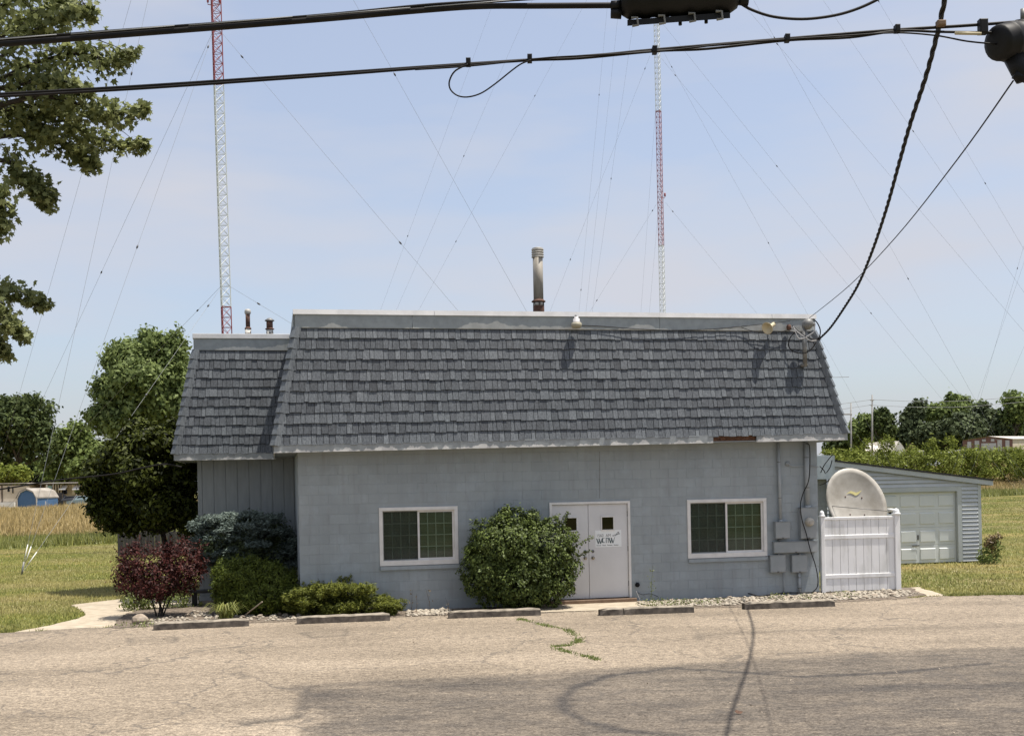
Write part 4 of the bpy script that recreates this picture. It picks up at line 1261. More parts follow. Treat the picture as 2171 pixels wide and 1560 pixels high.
# electric boxes on the wall
def ebox(name, x0, y0, x1, y1, depth, label, cat, mat="box_paint", lip=True):
    a0, zt = onwall(x0, y0, depth); a1, _ = onwall(x1, y0, depth); _, zb = onwall(x0, y1, depth)
    am = (a0 + a1) / 2
    t = thing(name, label, cat, P(am, 0, zb), PSI)
    w, h = a1 - a0, zt - zb
    MB().bevbox(-w / 2, w / 2, -depth + 0.012, -0.001, 0, h, 0.006).build("body", mat, t)
    MB().bevbox(-w / 2 - 0.006, w / 2 + 0.006, -depth, -depth + 0.011, 0.012, h + 0.004, 0.004).build("cover", mat, t)
    if lip: MB().box(-w / 2 - 0.012, w / 2 + 0.012, -depth - 0.008, 0.0, h + 0.005, h + 0.014).build("rain_lip", mat, t)
    MB().box(-0.02, 0.02, -depth - 0.012, -depth - 0.001, 0.0, 0.03).build("latch", "steel_grey", t)
    return t, w, h
ebox("junction_box", 1645, 1107, 1674, 1142, 0.13, "square grey electric box under the thin conduit", "electric box")
t, w, h = ebox("meter_box", 1698, 1077, 1731, 1142, 0.15, "tall grey meter box with round glass meter", "electric box")
mc = (0.0, -0.15, h * 0.55)
MB().lathe([(0.098, 0), (0.098, 0.03), (0.088, 0.035), (0.085, 0.09), (0.07, 0.11), (0.01, 0.115)], mc, (0, -1, 0), 22).build("meter", "meter_beige", t, True)
MB().box(-0.045, 0.055, -0.285, -0.262, h * 0.55 - 0.05, h * 0.55 + 0.02).build("meter_dial", "dish_grey", t)
ebox("wire_trough", 1642, 1150, 1733, 1173, 0.13, "long horizontal grey wiring trough below the meter", "electric box", lip=True)
ebox("switch_box", 1634, 1178, 1665, 1214, 0.12, "left grey switch box below the wiring trough", "electric box")
ebox("switch_box", 1680, 1178, 1711, 1214, 0.12, "right grey switch box below the wiring trough", "electric box")
for (pts, lab) in (([(1653, 1147), (1653, 1142)], "short nipple between square box and wiring trough"), ([(1715, 1150), (1715, 1141)], "short nipple between meter box and wiring trough"),
                   ([(1650, 1179), (1650, 1172)], "short nipple above the left switch box"), ([(1695, 1179), (1695, 1172)], "short nipple above the right switch box")):
    p = [on_world(x, y, 0.06) for x, y in pts]
    tag(MB().tube(p, 0.03, 10).build("conduit_nipple", "mast_metal", None, True), lab, "conduit")
def conduit(pts, r, label):
    p = [on_world(x, y, 0.06) for x, y in pts]
    t = thing("conduit", label, "conduit", p[-1], PSI)
    MB().tube(p, r, 12).build("pipe", "pipe_paint", t, True, True)
    MB().tube([p[-1] + (p[0] - p[-1]) * 0.0, p[-1] + (p[0] - p[-1]).normalized() * 0.06], r * 1.35, 12).build("coupling", "pipe_paint", t, True, True)
    for f in (0.25, 0.7):
        q = p[0].lerp(p[-1], f)
        MB().tube([q, q + (p[0] - p[-1]).normalized() * 0.02], r * 1.15, 10).build("strap", "mast_metal", t, False, True)
conduit([(1650, 938), (1655, 1107)], 0.033, "thin grey conduit rising to the eave from the square box")
conduit([(1709, 935), (1712, 1077)], 0.052, "thick grey conduit rising to the eave above the meter")
conduit([(1694, 1212), (1696, 1262)], 0.032, "grey conduit from the right switch box into the gravel")
tag(MB().tube([on_world(1661, 1213, .03), on_world(1663, 1262, .03)], 0.010, 6).build("conduit", "pipe_paint", None, True), "thin pipe from the left switch box into the gravel", "conduit")
cable("wall_cable", [on_world(x, y, .19) for x, y in [(1708, 940), (1716, 945), (1717, 985), (1714, 1020), (1703, 1045), (1697, 1070), (1700, 1100), (1709, 1130), (1718, 1165), (1728, 1195), (1734, 1225), (1732, 1245), (1720, 1257)]], 0.011, "black_cable", "dark cable looping down past the meter box to the ground")
cable("wall_cable", [on_world(x, y, .05) for x, y in [(1671, 983), (1680, 988), (1705, 987), (1727, 987), (1736, 990)]], 0.009, "pipe_paint", "grey cable running from a round wall plate to the corner")
tag(MB().lathe([(0.055, 0), (0.055, 0.02), (0.02, 0.03)], on_world(1669, 983, 0.0), tuple(-V), 14).build("wall_plate", "box_paint", None, True), "small round cable plate on the wall beside the thick conduit", "wall plate")
gc = [ground(x, y) for x, y in [(1412, 1268), (1430, 1265), (1460, 1267), (1500, 1266), (1540, 1264), (1580, 1263), (1605, 1267), (1640, 1264), (1665, 1260), (1700, 1262), (1738, 1258)]]
cable("ground_cable", [p - V * 0.1 + Vector((0, 0, 0.05 + 0.02 * (i % 2))) for i, p in enumerate(gc)], 0.013, "black_cable", "black cable lying along the foot of the wall")
tag(MB().lathe([(0.05, 0), (0.05, 0.03), (0.03, 0.06), (0.01, 0.065)], on_world(1351, 1239, 0.0), tuple(-V), 14).build("wall_vent", "black_plastic", None, True), "small black round outlet on the wall right of the door", "outlet")
cable("extension_cord", [on_world(x, y, .04) for x, y in [(1349, 1252), (1352, 1260), (1356, 1270), (1358, 1279)]], 0.008, "bright_white", "short white cord hanging beside the door frame")
cable("wall_cable", [on_world(x, y, .03) for x, y in [(1351, 1255), (1362, 1260), (1378, 1258), (1395, 1264)]], 0.005, "black_cable", "thin dark cord by the black outlet")
# ------------------------------------------------------------------ fence, dish, garage
FA, FB = ground(1742, 1257), ground(1902, 1251)
fdir = (FB - FA).normalized(); frot = math.atan2(fdir.y, fdir.x); FL = (FB - FA).length
fen = thing("vinyl_fence", "short white vinyl privacy fence panel at the right building corner", "fence", FA, frot)
FH = 1.68
MB().bevbox(-0.005, 0.085, -0.045, 0.045, 0.0, FH + 0.03, 0.006).build("post", "white_vinyl", fen)
po = MB().bevbox(FL - 0.05, FL + 0.075, -0.062, 0.062, -0.03, FH + 0.04, 0.008).build("post", "white_vinyl", fen)
for (xc, w) in ((0.04, 0.055), (FL + 0.012, 0.075)):
    MB().lathe([(w * 1.3, 0), (w * 1.35, 0.025), (w * 1.0, 0.04), (w * 0.98, 0.06), (w * 0.95, 0.09), (w * .6, 0.125), (0.01, 0.14)], (xc, 0, FH + (0.04 if w > .06 else 0.03)), n=16).build("post_cap", "white_vinyl", fen, True)
np_ = 9
x0, x1 = 0.085, FL - 0.05
for i in range(np_):
    p, q = lerp(x0, x1, i / np_), lerp(x0, x1, (i + 1) / np_)
    MB().bevbox(p + 0.004, q - 0.004, -0.012, 0.012, 0.03, FH - 0.04, 0.004).build("picket", "white_vinyl", fen)
for (z, h, d) in ((0.32, 0.09, 0.028), (1.20, 0.09, 0.028), (FH - 0.045, 0.06, 0.03)):
    MB().bevbox(x0, x1, -d, d, z, z + h, 0.006).build("rail", "white_vinyl", fen)

# satellite dish on a pipe behind the fence
dc = at(1817, 1066, 28.2)
dish = thing("satellite_dish", "weathered pale satellite dish with yellow swoosh behind the white fence", "satellite dish", (dc.x + 0.1, dc.y + 0.35, 0), 0)
dn = Vector((0.25, -0.93, 0.24)).normalized()        # pointing direction
da = Vector((0.93, 0.25, -0.10)); da = (da - dn * da.dot(dn)).normalized(); db = dn.cross(da) * -1
if db.z < 0: db = -db
da, db = da * math.cos(-0.5) - db * math.sin(-0.5), db * math.cos(-0.5) + da * math.sin(-0.5)
da, db = da, db
Rx, Ry = 0.78, 0.88
v, f = [], []
NR, NT = 8, 40
for side, off in ((1, 0.0), (-1, -0.018)):
    for i in range(NR + 1):
        r = i / NR
        for j in range(NT):
            t = 2 * math.pi * j / NT
            v.append(dc + da * (Rx * r * math.cos(t)) + db * (Ry * r * math.sin(t)) + dn * (0.16 * (r * r - 1) + off))
n1 = (NR + 1) * NT
for i in range(NR):
    for j in range(NT):
        j2 = (j + 1) % NT
        f.append((i * NT + j, (i + 1) * NT + j, (i + 1) * NT + j2, i * NT + j2))
        f.append((n1 + i * NT + j, n1 + i * NT + j2, n1 + (i + 1) * NT + j2, n1 + (i + 1) * NT + j))
for j in range(NT):
    j2 = (j + 1) % NT
    f.append((NR * NT + j, n1 + NR * NT + j, n1 + NR * NT + j2, NR * NT + j2))
make("reflector", v, f, "dish_grey", dish, True, True)
def on_dish(u_, w_, h=0.014):
    r2 = (u_ / Rx) ** 2 + (w_ / Ry) ** 2
    return dc + da * u_ + db * w_ + dn * (0.16 * (r2 - 1) + h)
da0, db0 = da * math.cos(-0.5) + db * math.sin(-0.5), db * math.cos(-0.5) - da * math.sin(-0.5)
def lvl(u_, w_):
    p = da0 * u_ + db0 * (w_ + 0.2)
    return p.dot(da), p.dot(db)
sw = [(-0.22, 0.02), (-0.14, 0.085), (-0.07, 0.125), (0.0, 0.115), (0.06, 0.10), (0.13, 0.115), (0.22, 0.17), (0.15, 0.075), (0.09, 0.035), (0.04, 0.025), (-0.02, 0.055), (-0.09, 0.07)]
top = [(-0.22, 0.02), (-0.14, 0.085), (-0.07, 0.125), (0.0, 0.11), (0.06, 0.095), (0.13, 0.115), (0.22, 0.17)]
bot = [(-0.22, 0.02), (-0.15, 0.06), (-0.09, 0.07), (-0.02, 0.05), (0.05, 0.02), (0.12, 0.05), (0.22, 0.17)]
v = [on_dish(*lvl(*p)) for p in top] + [on_dish(*lvl(*p)) for p in bot]
make("swoosh", v, [(i, i + 1, 8 + i, 7 + i) for i in range(6)], "dish_yellow", dish, False, True)
for (u_, w_) in ((-0.22, -0.03), (0.22, -0.02), (-0.12, -0.46), (0.26, -0.44)):
    MB().lathe([(0.018, 0), (0.018, 0.01), (0.006, 0.014)], on_dish(*lvl(u_, w_), 0.0), dn, 8).build("bolt", "rust", dish, False, True)
fp = dc + dn * 0.75 - db * 0.62 + da * 0.05
MB().tube([dc - db * 0.78 - dn * 0.02, fp], 0.02, 8).build("feed_arm", "mast_metal", dish, True, True)
MB().tube([at(1757, 1072, 28.1), at(1881, 1083, 27.6)], 0.008, 6).build("stay_rod", "steel_grey", dish, True, True)
lc = at(1882, 1082, 27.6)
MB().tube([lc, lc + Vector((0.09, -0.03, 0.01)), lc + Vector((0.17, -0.05, -0.02))], [0.055, 0.04, 0.05], 10).build("feed_horn", "bright_white", dish, True, True)
MB().tube([lc + Vector((0.02, 0, -0.06)), lc + Vector((0.15, -0.02, -0.06))], 0.018, 8).build("feed_mount", "black_plastic", dish, True, True)
MB().tube([(dc.x + 0.1, dc.y + 0.35, 0), (dc.x + 0.1, dc.y + 0.35, dc.z + 0.1)], 0.06, 12).build("mount_pipe", "mast_metal", dish, True, True)
MB().tube([(dc.x + 0.1, dc.y + 0.35, dc.z), dc - dn * 0.27], 0.09, 10).build("mount_head", "mast_metal", dish, True, True)

# garage
GR = ground(2081, 1189)
GW, GD = 6.2, 6.5
gar = thing("garage", "small grey-blue sided garage with slanted roof and white panelled overhead door", "garage", GR, PSI)
zR = H + ray(2081, 1016)[1] * GR.y
gslope = 0.128
def gz(x): return zR - gslope * x            # x is negative to the left
p, q = ray(2031, 1190); t = GR.dot(V) / Vector((p, 1, q)).dot(V)
gdx1 = (Vector((p * t, t, 0)) - GR).dot(U)
gdx0 = gdx1 - 2.5
gdz = H + ray(1980, 1042)[1] * t
core = MB()
core.box(-GW, gdx0, 0.02, 0.15, 0, gz(0) - 0.02).box(gdx1, -0.01, 0.02, 0.15, 0, gz(0) - 0.02).box(gdx0, gdx1, 0.02, 0.15, gdz, gz(0) - 0.02)
core.hexa([(-GW, .02, gz(0) - .02), (0, .02, gz(0) - .02), (0, .15, gz(0) - .02), (-GW, .15, gz(0) - .02), (-GW, .02, gz(-GW) - .02), (0, .02, gz(0) - .01), (0, .15, gz(0) - .01), (-GW, .15, gz(-GW) - .02)])
core.box(-0.15, -0.01, 0.15, GD, 0, gz(0) - 0.03).box(-GW, -GW + 0.15, 0.15, GD, 0, gz(-GW) - 0.03).box(-GW + 0.15, -0.15, GD - 0.15, GD, 0, gz(0) - 0.03)
gw = core.build("wall", "garage_siding", gar)
lap = 0.118
z = 0.02
tr = 0.15
while z < gz(-GW):
    segs = []
    zt = z + lap
    if z < gdz + tr - 0.02: segs = [(-GW, gdx0 - tr), (gdx1 + tr, -0.1)]
    else: segs = [(-GW, -0.1)]
    for (s0, s1) in segs:
        # the rake cuts the upper courses
        if gz(s1) < zt: s1 = (zR - zt) / gslope
        if s1 - s0 < 0.05: continue
        MB().hexa([(s0, -0.042, z), (s1, -0.042, z), (s1, 0.02, z), (s0, 0.02, z), (s0, 0.004, zt), (s1, 0.004, zt), (s1, 0.02, zt), (s0, 0.02, zt)]).build("siding_board", "garage_siding", gw)
    z = zt
tm = MB()
tm.bevbox(gdx0 - tr, gdx0, -0.035, 0.02, 0, gdz + tr, .006).bevbox(gdx1, gdx1 + tr, -0.035, 0.02, 0, gdz + tr, .006).bevbox(gdx0, gdx1, -0.035, 0.02, gdz, gdz + tr, .006)
tm.build("door_trim", "garage_trim", gar)
MB().bevbox(-0.1, 0.012, -0.03, 0.1, 0, gz(0) - 0.01, .006).build("corner_trim", "garage_trim", gar)
og = 0.38
rf = MB().hexa([(-GW - .2, -0.12, gz(-GW - .2)), (og, -0.12, gz(og)), (og, GD + .2, gz(og)), (-GW - .2, GD + .2, gz(-GW - .2)),
                (-GW - .2, -0.12, gz(-GW - .2) + .05), (og, -0.12, gz(og) + .05), (og, GD + .2, gz(og) + .05), (-GW - .2, GD + .2, gz(-GW - .2) + .05)])
rf.build("roof", "roof_black", gar)
MB().hexa([(-GW - .2, -0.10, gz(-GW - .2) - .14), (og - .01, -0.10, gz(og) - .14), (og - .01, -0.07, gz(og) - .14), (-GW - .2, -0.07, gz(-GW - .2) - .14),
           (-GW - .2, -0.10, gz(-GW - .2) - .002), (og - .01, -0.10, gz(og) - .002), (og - .01, -0.07, gz(og) - .002), (-GW - .2, -0.07, gz(-GW - .2) - .002)]).build("rake_board", "garage_trim", gar)
MB().box(og - 0.04, og - 0.011, -0.068, GD + .2, gz(og) - .14, gz(og) - .004).build("eave_board", "bright_white", gar)
gd = MB().box(gdx0, gdx1, 0.09, 0.13, 0.0, gdz).build("overhead_door", "garage_door_paint", gar)
rows_, cols_ = 4, 4
ph, pw = gdz / rows_, (gdx1 - gdx0) / cols_
for r in range(rows_):
    MB().bevbox(gdx0 + .003, gdx1 - .003, 0.078, 0.089, r * ph + 0.006, (r + 1) * ph - 0.006, 0.006).build("door_section", "garage_door_paint", gd)
    for c in range(cols_):
        xa, xb = gdx0 + c * pw + 0.055, gdx0 + (c + 1) * pw - 0.055
        za, zb = r * ph + 0.09, (r + 1) * ph - 0.09
        fr = MB()
        fr.bevbox(xa, xb, 0.058, 0.077, za, zb, 0.022)
        fr.build("panel", "garage_door_paint", gd)
MB().box(gdx0 + 2 * pw - 0.02, gdx0 + 2 * pw + 0.02, 0.05, 0.077, 2 * ph - 0.36, 2 * ph - 0.22).build("lock", "steel_grey", gd)
MB().box(gdx0 + 2 * pw - 0.2, gdx0 + 2 * pw + 0.02, 0.04, 0.06, ph - 0.02, ph + 0.01).build("pull_handle", "steel_grey", gd)
# block link between building and garage
an = thing("block_annex", "narrow grey block wall with metal cover between building and garage", "wall", P(LEN, 6.0, 0), PSI)
aw = MB().box(0, 3.2, 0.006, 2.0, 0, 3.0).build("wall", "annex_block", an)
for c in range(14):
    x = -0.2 * (c % 2)
    while x < 3.2:
        p, q = max(x, 0), min(x + 0.4, 3.2)
        if q - p > .05: MB().bevbox(p + .004, q - .004, 0, 0.02, c * .2 + .004, c * .2 + .196, .003).build("block", "annex_block", aw)
        x += 0.4
MB().hexa([(.02, -0.35, 2.55), (3.22, -0.35, 2.55), (3.22, 0.0, 2.55), (.02, 0.0, 2.55), (.02, -0.3, 3.2), (3.22, -0.3, 3.2), (3.22, 1.0, 3.24), (.02, 1.0, 3.24)]).build("metal_cover", "annex_metal", an)
MB().box(3.24, 3.33, -0.25, -0.02, 0, 3.2).build("post", "annex_metal", an)
for i, px in enumerate([[(1740, 1002), (1748, 985), (1766, 962)], [(1738, 988), (1746, 996), (1750, 1004)], [(1752, 1002), (1760, 990), (1764, 975)], [(1738, 1028), (1752, 1022), (1768, 1008)]]):
    cable("annex_wire", [at(x, y, 31.2) for x, y in px], 0.012, "black_cable", ["black wire rising across the metal cover", "short black wire at the corner of the building", "dark wire hanging beside the annex post", "thin wire sagging low in front of the annex"][i])

# ------------------------------------------------------------------ wheel stops
STOPS = [((325, 1336), (528, 1327), "leftmost concrete wheel stop below the red shrub"), ((629, 1323), (827, 1315), "concrete wheel stop in front of the spreading juniper"),
         ((952, 1311), (1147, 1304), "concrete wheel stop in front of the round bush"), ((1273, 1305), (1472, 1298), "cracked concrete wheel stop in front of the double door"), ((1580, 1292), (1771, 1285), "rightmost concrete wheel stop in front of the electric boxes")]
for i, (a, b, lab) in enumerate(STOPS):
    A, Bp = ground(*a), ground(*b)
    d = Bp - A
    t = thing("wheel_stop", lab, "wheel stop", A.lerp(Bp, 0.5), math.atan2(d.y, d.x), "concrete wheel stops along the lot edge")
    L2 = d.length / 2
    def stopmesh(s, e, name):
        v = []
        K = max(2, int((e - s) / 0.12))
        for k in range(K + 1):
            x = s + (e - s) * k / K
            j = [RNG.normal() * 0.004 for _ in range(6)]
            ch = 0.02 if k in (0, K) else 0
            v += [(x, -0.005 + j[0], -.01), (x, 0.008 + j[1] + ch, 0.115 + j[2] - ch), (x, 0.03 + j[3], 0.138 + j[4] - ch), (x, 0.17, 0.138 + j[5] - ch), (x, 0.195, 0.11 - ch), (x, 0.21, -.01)]
        f = []
        for k in range(K):
            for c in range(5): f.append((k * 6 + c, (k + 1) * 6 + c, (k + 1) * 6 + c + 1, k * 6 + c + 1))
        f.append((0, 1, 2, 3, 4, 5)); f.append(tuple(K * 6 + c for c in (5, 4, 3, 2, 1, 0)))
        o = make(name, v, f, "stop_concrete", t)
        o.data.materials.append(MATS["stop_front_shade"])       # shade painted on front and left end as darker concrete
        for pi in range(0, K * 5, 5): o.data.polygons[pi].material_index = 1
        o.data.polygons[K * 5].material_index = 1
    if i == 3:
        stopmesh(-L2, -L2 + 0.46, "broken_piece"); stopmesh(-L2 + 0.475, L2, "bar")
    else: stopmesh(-L2, L2, "bar")
# crack weeds, dry leaf
wp = spline(G([(1100, 1312), (1125, 1318), (1165, 1328), (1200, 1335), (1222, 1350), (1225, 1360), (1205, 1368), (1175, 1371), (1200, 1381), (1240, 1390), (1272, 1400)]), 20)
n = 1500
idx = RNG.integers(0, len(wp), n)
c = np.array([tuple(wp[i]) for i in idx]) + RNG.normal(size=(n, 3)) * np.array([0.045, 0.035, 0])
keepw = np.sin(idx * 0.21) + RNG.normal(size=n) * 0.5 > -0.35
blades("crack_weeds", c[keepw, 0], c[keepw, 1], 0.02 + 0.04 * RNG.random(keepw.sum()), 0.014, "leaf_weed", "green weeds growing along a winding crack in the asphalt", z=0.0, lean=0.9)
lf = ground(1566, 1513)
v = [lf + Vector(p) for p in [(-0.045, 0, 0.03), (-0.02, -0.02, 0.012), (0.02, -0.025, 0.01), (0.05, -0.005, 0.028), (0.02, 0.02, 0.03), (-0.02, 0.022, 0.045)]]
tag(make("dry_leaf", v, [(0, 1, 5), (1, 2, 4, 5), (2, 3, 4)], "brown_leaf"), "curled brown dry leaf on the dark asphalt", "leaf")

# loose grit and crumbs of asphalt on the lot
n = 900
gx = RNG.uniform(-7.5, 12, n); gy = np.minimum(RNG.uniform(11.5, 25, n), edge_y(gx) - .02)
near = RNG.random(n) < .6
gy = np.where(near, edge_y(gx) - np.abs(RNG.normal(size=n)) * .35 - .02, gy)
C = np.stack([gx, gy, np.full(n, .006)], 1)
o = leaves("loose_grit", C, RNG.normal(size=(n, 3)) * .5 + np.array([0, -.3, 1]), RNG.normal(size=(n, 3)), .018 + .03 * RNG.random(n), .016, "stone_tan", None)
tag(o, "loose grit and crumbs scattered on the asphalt", kind="stuff")
# ------------------------------------------------------------------ stones
import bmesh
smesh = []
for i in range(6):
    bm = bmesh.new()
    bmesh.ops.create_icosphere(bm, subdivisions=1, radius=1.0)
    for vv in bm.verts: vv.co *= 1 + RNG.normal() * 0.13
    me = bpy.data.meshes.new("stone"); bm.to_mesh(me); bm.free()
    me.materials.append(MATS["stone_white" if i < 4 else "stone_tan"])
    me.polygons.foreach_set("use_smooth", [True] * len(me.polygons))
    smesh.append(me)
def pick(poly, n):
    q = np.array([(p.x, p.y) for p in poly]); lo, hi = q.min(0), q.max(0)
    r = []
    while len(r) < n:
        c = lo + (hi - lo) * RNG.random((n, 2))
        c = c[inside(c, poly)]
        r += list(c)
    return r[:n]
zones = [(G([(862, 1307), (862, 1296), (955, 1292), (955, 1303)]), 26, 260, bed), (G([(430, 1325), (430, 1300), (640, 1304), (640, 1313)]), 22, 160, bed),
         (G([(1350, 1289), (1350, 1277), (1740, 1260), (1905, 1250), (1950, 1260), (1900, 1267), (1560, 1284)]), 110, 1500, bed2), (G([(280, 1325), (440, 1290), (440, 1322)]), 10, 90, bed)]
base_me = smesh[0]
bv = np.array([tuple(v.co) for v in base_me.vertices]); bf = [tuple(p.vertices) for p in base_me.polygons]
for (poly_, nind, nst, par) in zones:
    for c in pick(poly_, nind):
        o = link(bpy.data.objects.new("stone", smesh[RNG.integers(0, 6)]), par)
        s = 0.032 + 0.03 * RNG.random()
        o.scale = (s * (1 + .4 * RNG.random()), s, s * 0.65)
        o.location = (c[0], c[1], 0.006 + s * 0.35)
        o.rotation_euler = (RNG.normal() * .3, RNG.normal() * .3, RNG.random() * 6)
    vs, fs_ = [], []
    for c in pick(poly_, nst):
        s = 0.016 + 0.026 * RNG.random(); a = RNG.random() * 6
        k0 = len(vs)
        for b in bv:
            vs.append((c[0] + s * (b[0] * math.cos(a) - b[1] * math.sin(a)) * 1.25, c[1] + s * (b[0] * math.sin(a) + b[1] * math.cos(a)), 0.006 + s * .3 + s * b[2] * .7))
        fs_ += [tuple(i + k0 for i in ff) for ff in bf]
    o = make("small_stones", vs, fs_, "stone_white", par, True); o["kind"] = "stuff"
bs = ground(297, 1322)
bm = bmesh.new(); bmesh.ops.create_icosphere(bm, subdivisions=2, radius=1.0)
for vv in bm.verts: vv.co = Vector((vv.co.x * .17, vv.co.y * .13, vv.co.z * .13)) * (1 + RNG.normal() * 0.06)
me = bpy.data.meshes.new("boulder"); bm.to_mesh(me); bm.free(); me.materials.append(MATS["stone_tan"])
o = link(bpy.data.objects.new("boulder", me)); o.location = (bs.x, bs.y, 0.07); tag(o, "tan boulder under the red shrub at the walkway corner", "boulder")

# ------------------------------------------------------------------ plants by the building
def plant(name, label, cat, base, group=None): return thing(name, label, cat, base, 0, group)
# round bush before the door
RB = ground(1105, 1296); YB = RB.y + 0.75
t = plant("round_bush", "big round green bush between the left window and the double door", "bush", (RB.x, YB, 0))
bl = [pblob(1105, 1190, 118, 92, YB, 0.85), pblob(1060, 1150, 70, 58, YB - .25, .6), pblob(1150, 1165, 72, 66, YB - .2, .6), pblob(1040, 1210, 62, 66, YB - .3, .5), pblob(1165, 1220, 62, 62, YB - .25, .5), pblob(1105, 1235, 85, 52, YB - .3, .6),
      pblob(1090, 1105, 45, 26, YB, .4), pblob(1075, 1085, 14, 12, YB, .15), pblob(1130, 1095, 12, 14, YB, .15)]
foliage("foliage", bl, 4600, 9, 0.034, 0.062, "leaf_round", t, 0.55, rough=.75, up=0.5, shell=0.8, lumpy=.2)
def shoots(bls, n_, mat, ln=.16, size=.055):
    """stray shoots standing out of a clipped outline"""
    C, N = crown_points(bls, n_, 1, .0, .95, .1)
    cc, dd = [], []
    for c, d in zip(C, N):
        d = norm((d + RNG.normal(size=3) * .35 + np.array([0, 0, .45])).reshape(1, 3))[0]
        for k in range(9):
            cc.append(c + d * ln * (.2 + k / 9) * RNG.uniform(.7, 1.2) + RNG.normal(size=3) * .013); dd.append(d)
    cc, dd = np.array(cc), np.array(dd); m_ = len(cc)
    o = leaves("stray_shoots", cc, RNG.normal(size=(m_, 3)) + np.array([0, -.4, .6]), dd + RNG.normal(size=(m_, 3)) * .7, size, size * .5, mat, t)
    o["kind"] = "stuff"
    return o
shoots(bl[:7], 34, "leaf_round", .12)
for (x0, y0, x1, y1) in ((1160, 1130, 1206, 1088), (1190, 1120, 1203, 1090), (1150, 1105, 1166, 1100), (1210, 1165, 1254, 1138), (1205, 1185, 1250, 1168)):
    pts = [at(lerp(x0, x1, i / 7), lerp(y0, y1, i / 7), YB - .35) for i in range(8)]
    MB().tube(pts, 0.005, 5).build("shoot", "bark", t, False, True)
    C = np.array([tuple(p) for p in pts for _ in range(7)]) + RNG.normal(size=(56, 3)) * 0.022
    leaves("shoot_leaves", C, RNG.normal(size=(56, 3)) + np.array([0, -.6, .6]), RNG.normal(size=(56, 3)) + np.array([.6, 0, .3]), 0.06, 0.034, "leaf_round", t)
mb = MB(); limbs(mb, (RB.x, YB, 0), [(b[0], b[1], b[2]) for b in bl], 0.035, 0.01); mb.build("stems", "bark_dark", t, True, True)
# red shrub
RS = ground(342, 1306)
t = plant("red_shrub", "dark red leafed shrub on several stems at the corner of the bed", "shrub", (RS.x, RS.y, 0))
Yr = RS.y
bl = [pblob(302, 1195, 58, 44, Yr), pblob(385, 1185, 48, 42, Yr + .15), pblob(335, 1225, 85, 46, Yr), pblob(400, 1210, 34, 34, Yr), pblob(270, 1215, 28, 30, Yr - .1), pblob(330, 1250, 48, 16, Yr), pblob(372, 1160, 22, 22, Yr + .1), pblob(290, 1165, 16, 18, Yr)]
foliage("foliage", bl, 900, 10, 0.052, 0.07, "leaf_red", t, 0.5, up=0.4, shell=0.6)
shoots(bl[:5], 50, "leaf_red", .16, .06)
mb = MB()
for (x, y) in ((290, 1200), (310, 1190), (335, 1215), (360, 1180), (385, 1185), (400, 1215), (320, 1240)):
    b0 = Vector((RS.x + RNG.normal() * .06, RS.y + RNG.normal() * .05, 0)); e = at(x, y, Yr + RNG.normal() * .15)
    m = b0.lerp(e, .45) + Vector(((e.x - b0.x) * -.12, 0, 0))
    p = spline([b0, m, e], 5); mb.tube(p, [0.02 - 0.0014 * i for i in range(len(p))], 6)
mb.build("stems", "bark_dark", t, True, True)
# low green plants behind the red shrub
LG = ground(285, 1292)
t = plant("low_shrub", "low green leafy plant behind the red shrub by the walkway", "shrub", (LG.x, LG.y, 0))
foliage("foliage", [pblob(285, 1272, 30, 20, LG.y), pblob(322, 1275, 26, 18, LG.y + .1), pblob(370, 1272, 30, 22, LG.y + .3)], 160, 10, 0.05, 0.07, "leaf_weed", t, 0.45)
MB().tube([(LG.x, LG.y, 0), (LG.x, LG.y, .25)], 0.012, 6).build("stem", "bark_dark", t, True, True)
# blue dwarf spruce: stacked flat sprays
BS_ = ground(530, 1272); Ys = BS_.y - .75
t = plant("blue_spruce", "low blue-green spruce with layered sprays against the wing wall", "spruce", (BS_.x, Ys, 0))
spr = []
for i in range(170):
    a = RNG.uniform(-1, 1); hgt_ = RNG.random()
    cx = 523 + a * 112; top_ = 1085 + 22 * a * a + (18 if cx > 590 else 0)
    cy = top_ + hgt_ * (1205 - top_)
    dep = (1 - abs(a)) * RNG.uniform(-1.0, 0.8)
    spr.append(pblob(cx, cy, RNG.uniform(16, 34), RNG.uniform(5, 8), Ys + dep * 0.9, 0.3))
spr += [pblob(430, 1150, 22, 10, Ys), pblob(422, 1160, 18, 8, Ys - .2), pblob(440, 1185, 26, 12, Ys - .2)]
C, N = crown_points(spr, 4200, 10, 0.026, 0.3, 0.1)
n = len(C)
ctr = np.array([at(523, 1190, Ys)]); outd = norm(C - ctr) + np.array([0, -.2, .25])
leaves("needles", C, RNG.normal(size=(n, 3)) * .5 + np.array([0, -.3, 1]), outd + RNG.normal(size=(n, 3)) * .45, 0.07 + 0.03 * RNG.random(n), 0.024, "leaf_spruce", t)
foliage("inner_needles", [pblob(523, 1152, 98, 58, Ys + .2, .8)], 1800, 9, 0.06, 0.08, "leaf_far_conifer", t, 0.4, shell=.5)  # darker inner needles put the spruce's inside shade into the colour
mb = MB(); mb.tube([(BS_.x, Ys, 0), (BS_.x, Ys, 1.3)], [0.07, 0.03], 8); limbs(mb, (BS_.x, Ys, .5), [b[:3] for b in spr[::9]], 0.025, 0.008); mb.build("trunk", "bark_dark", t, True, True)
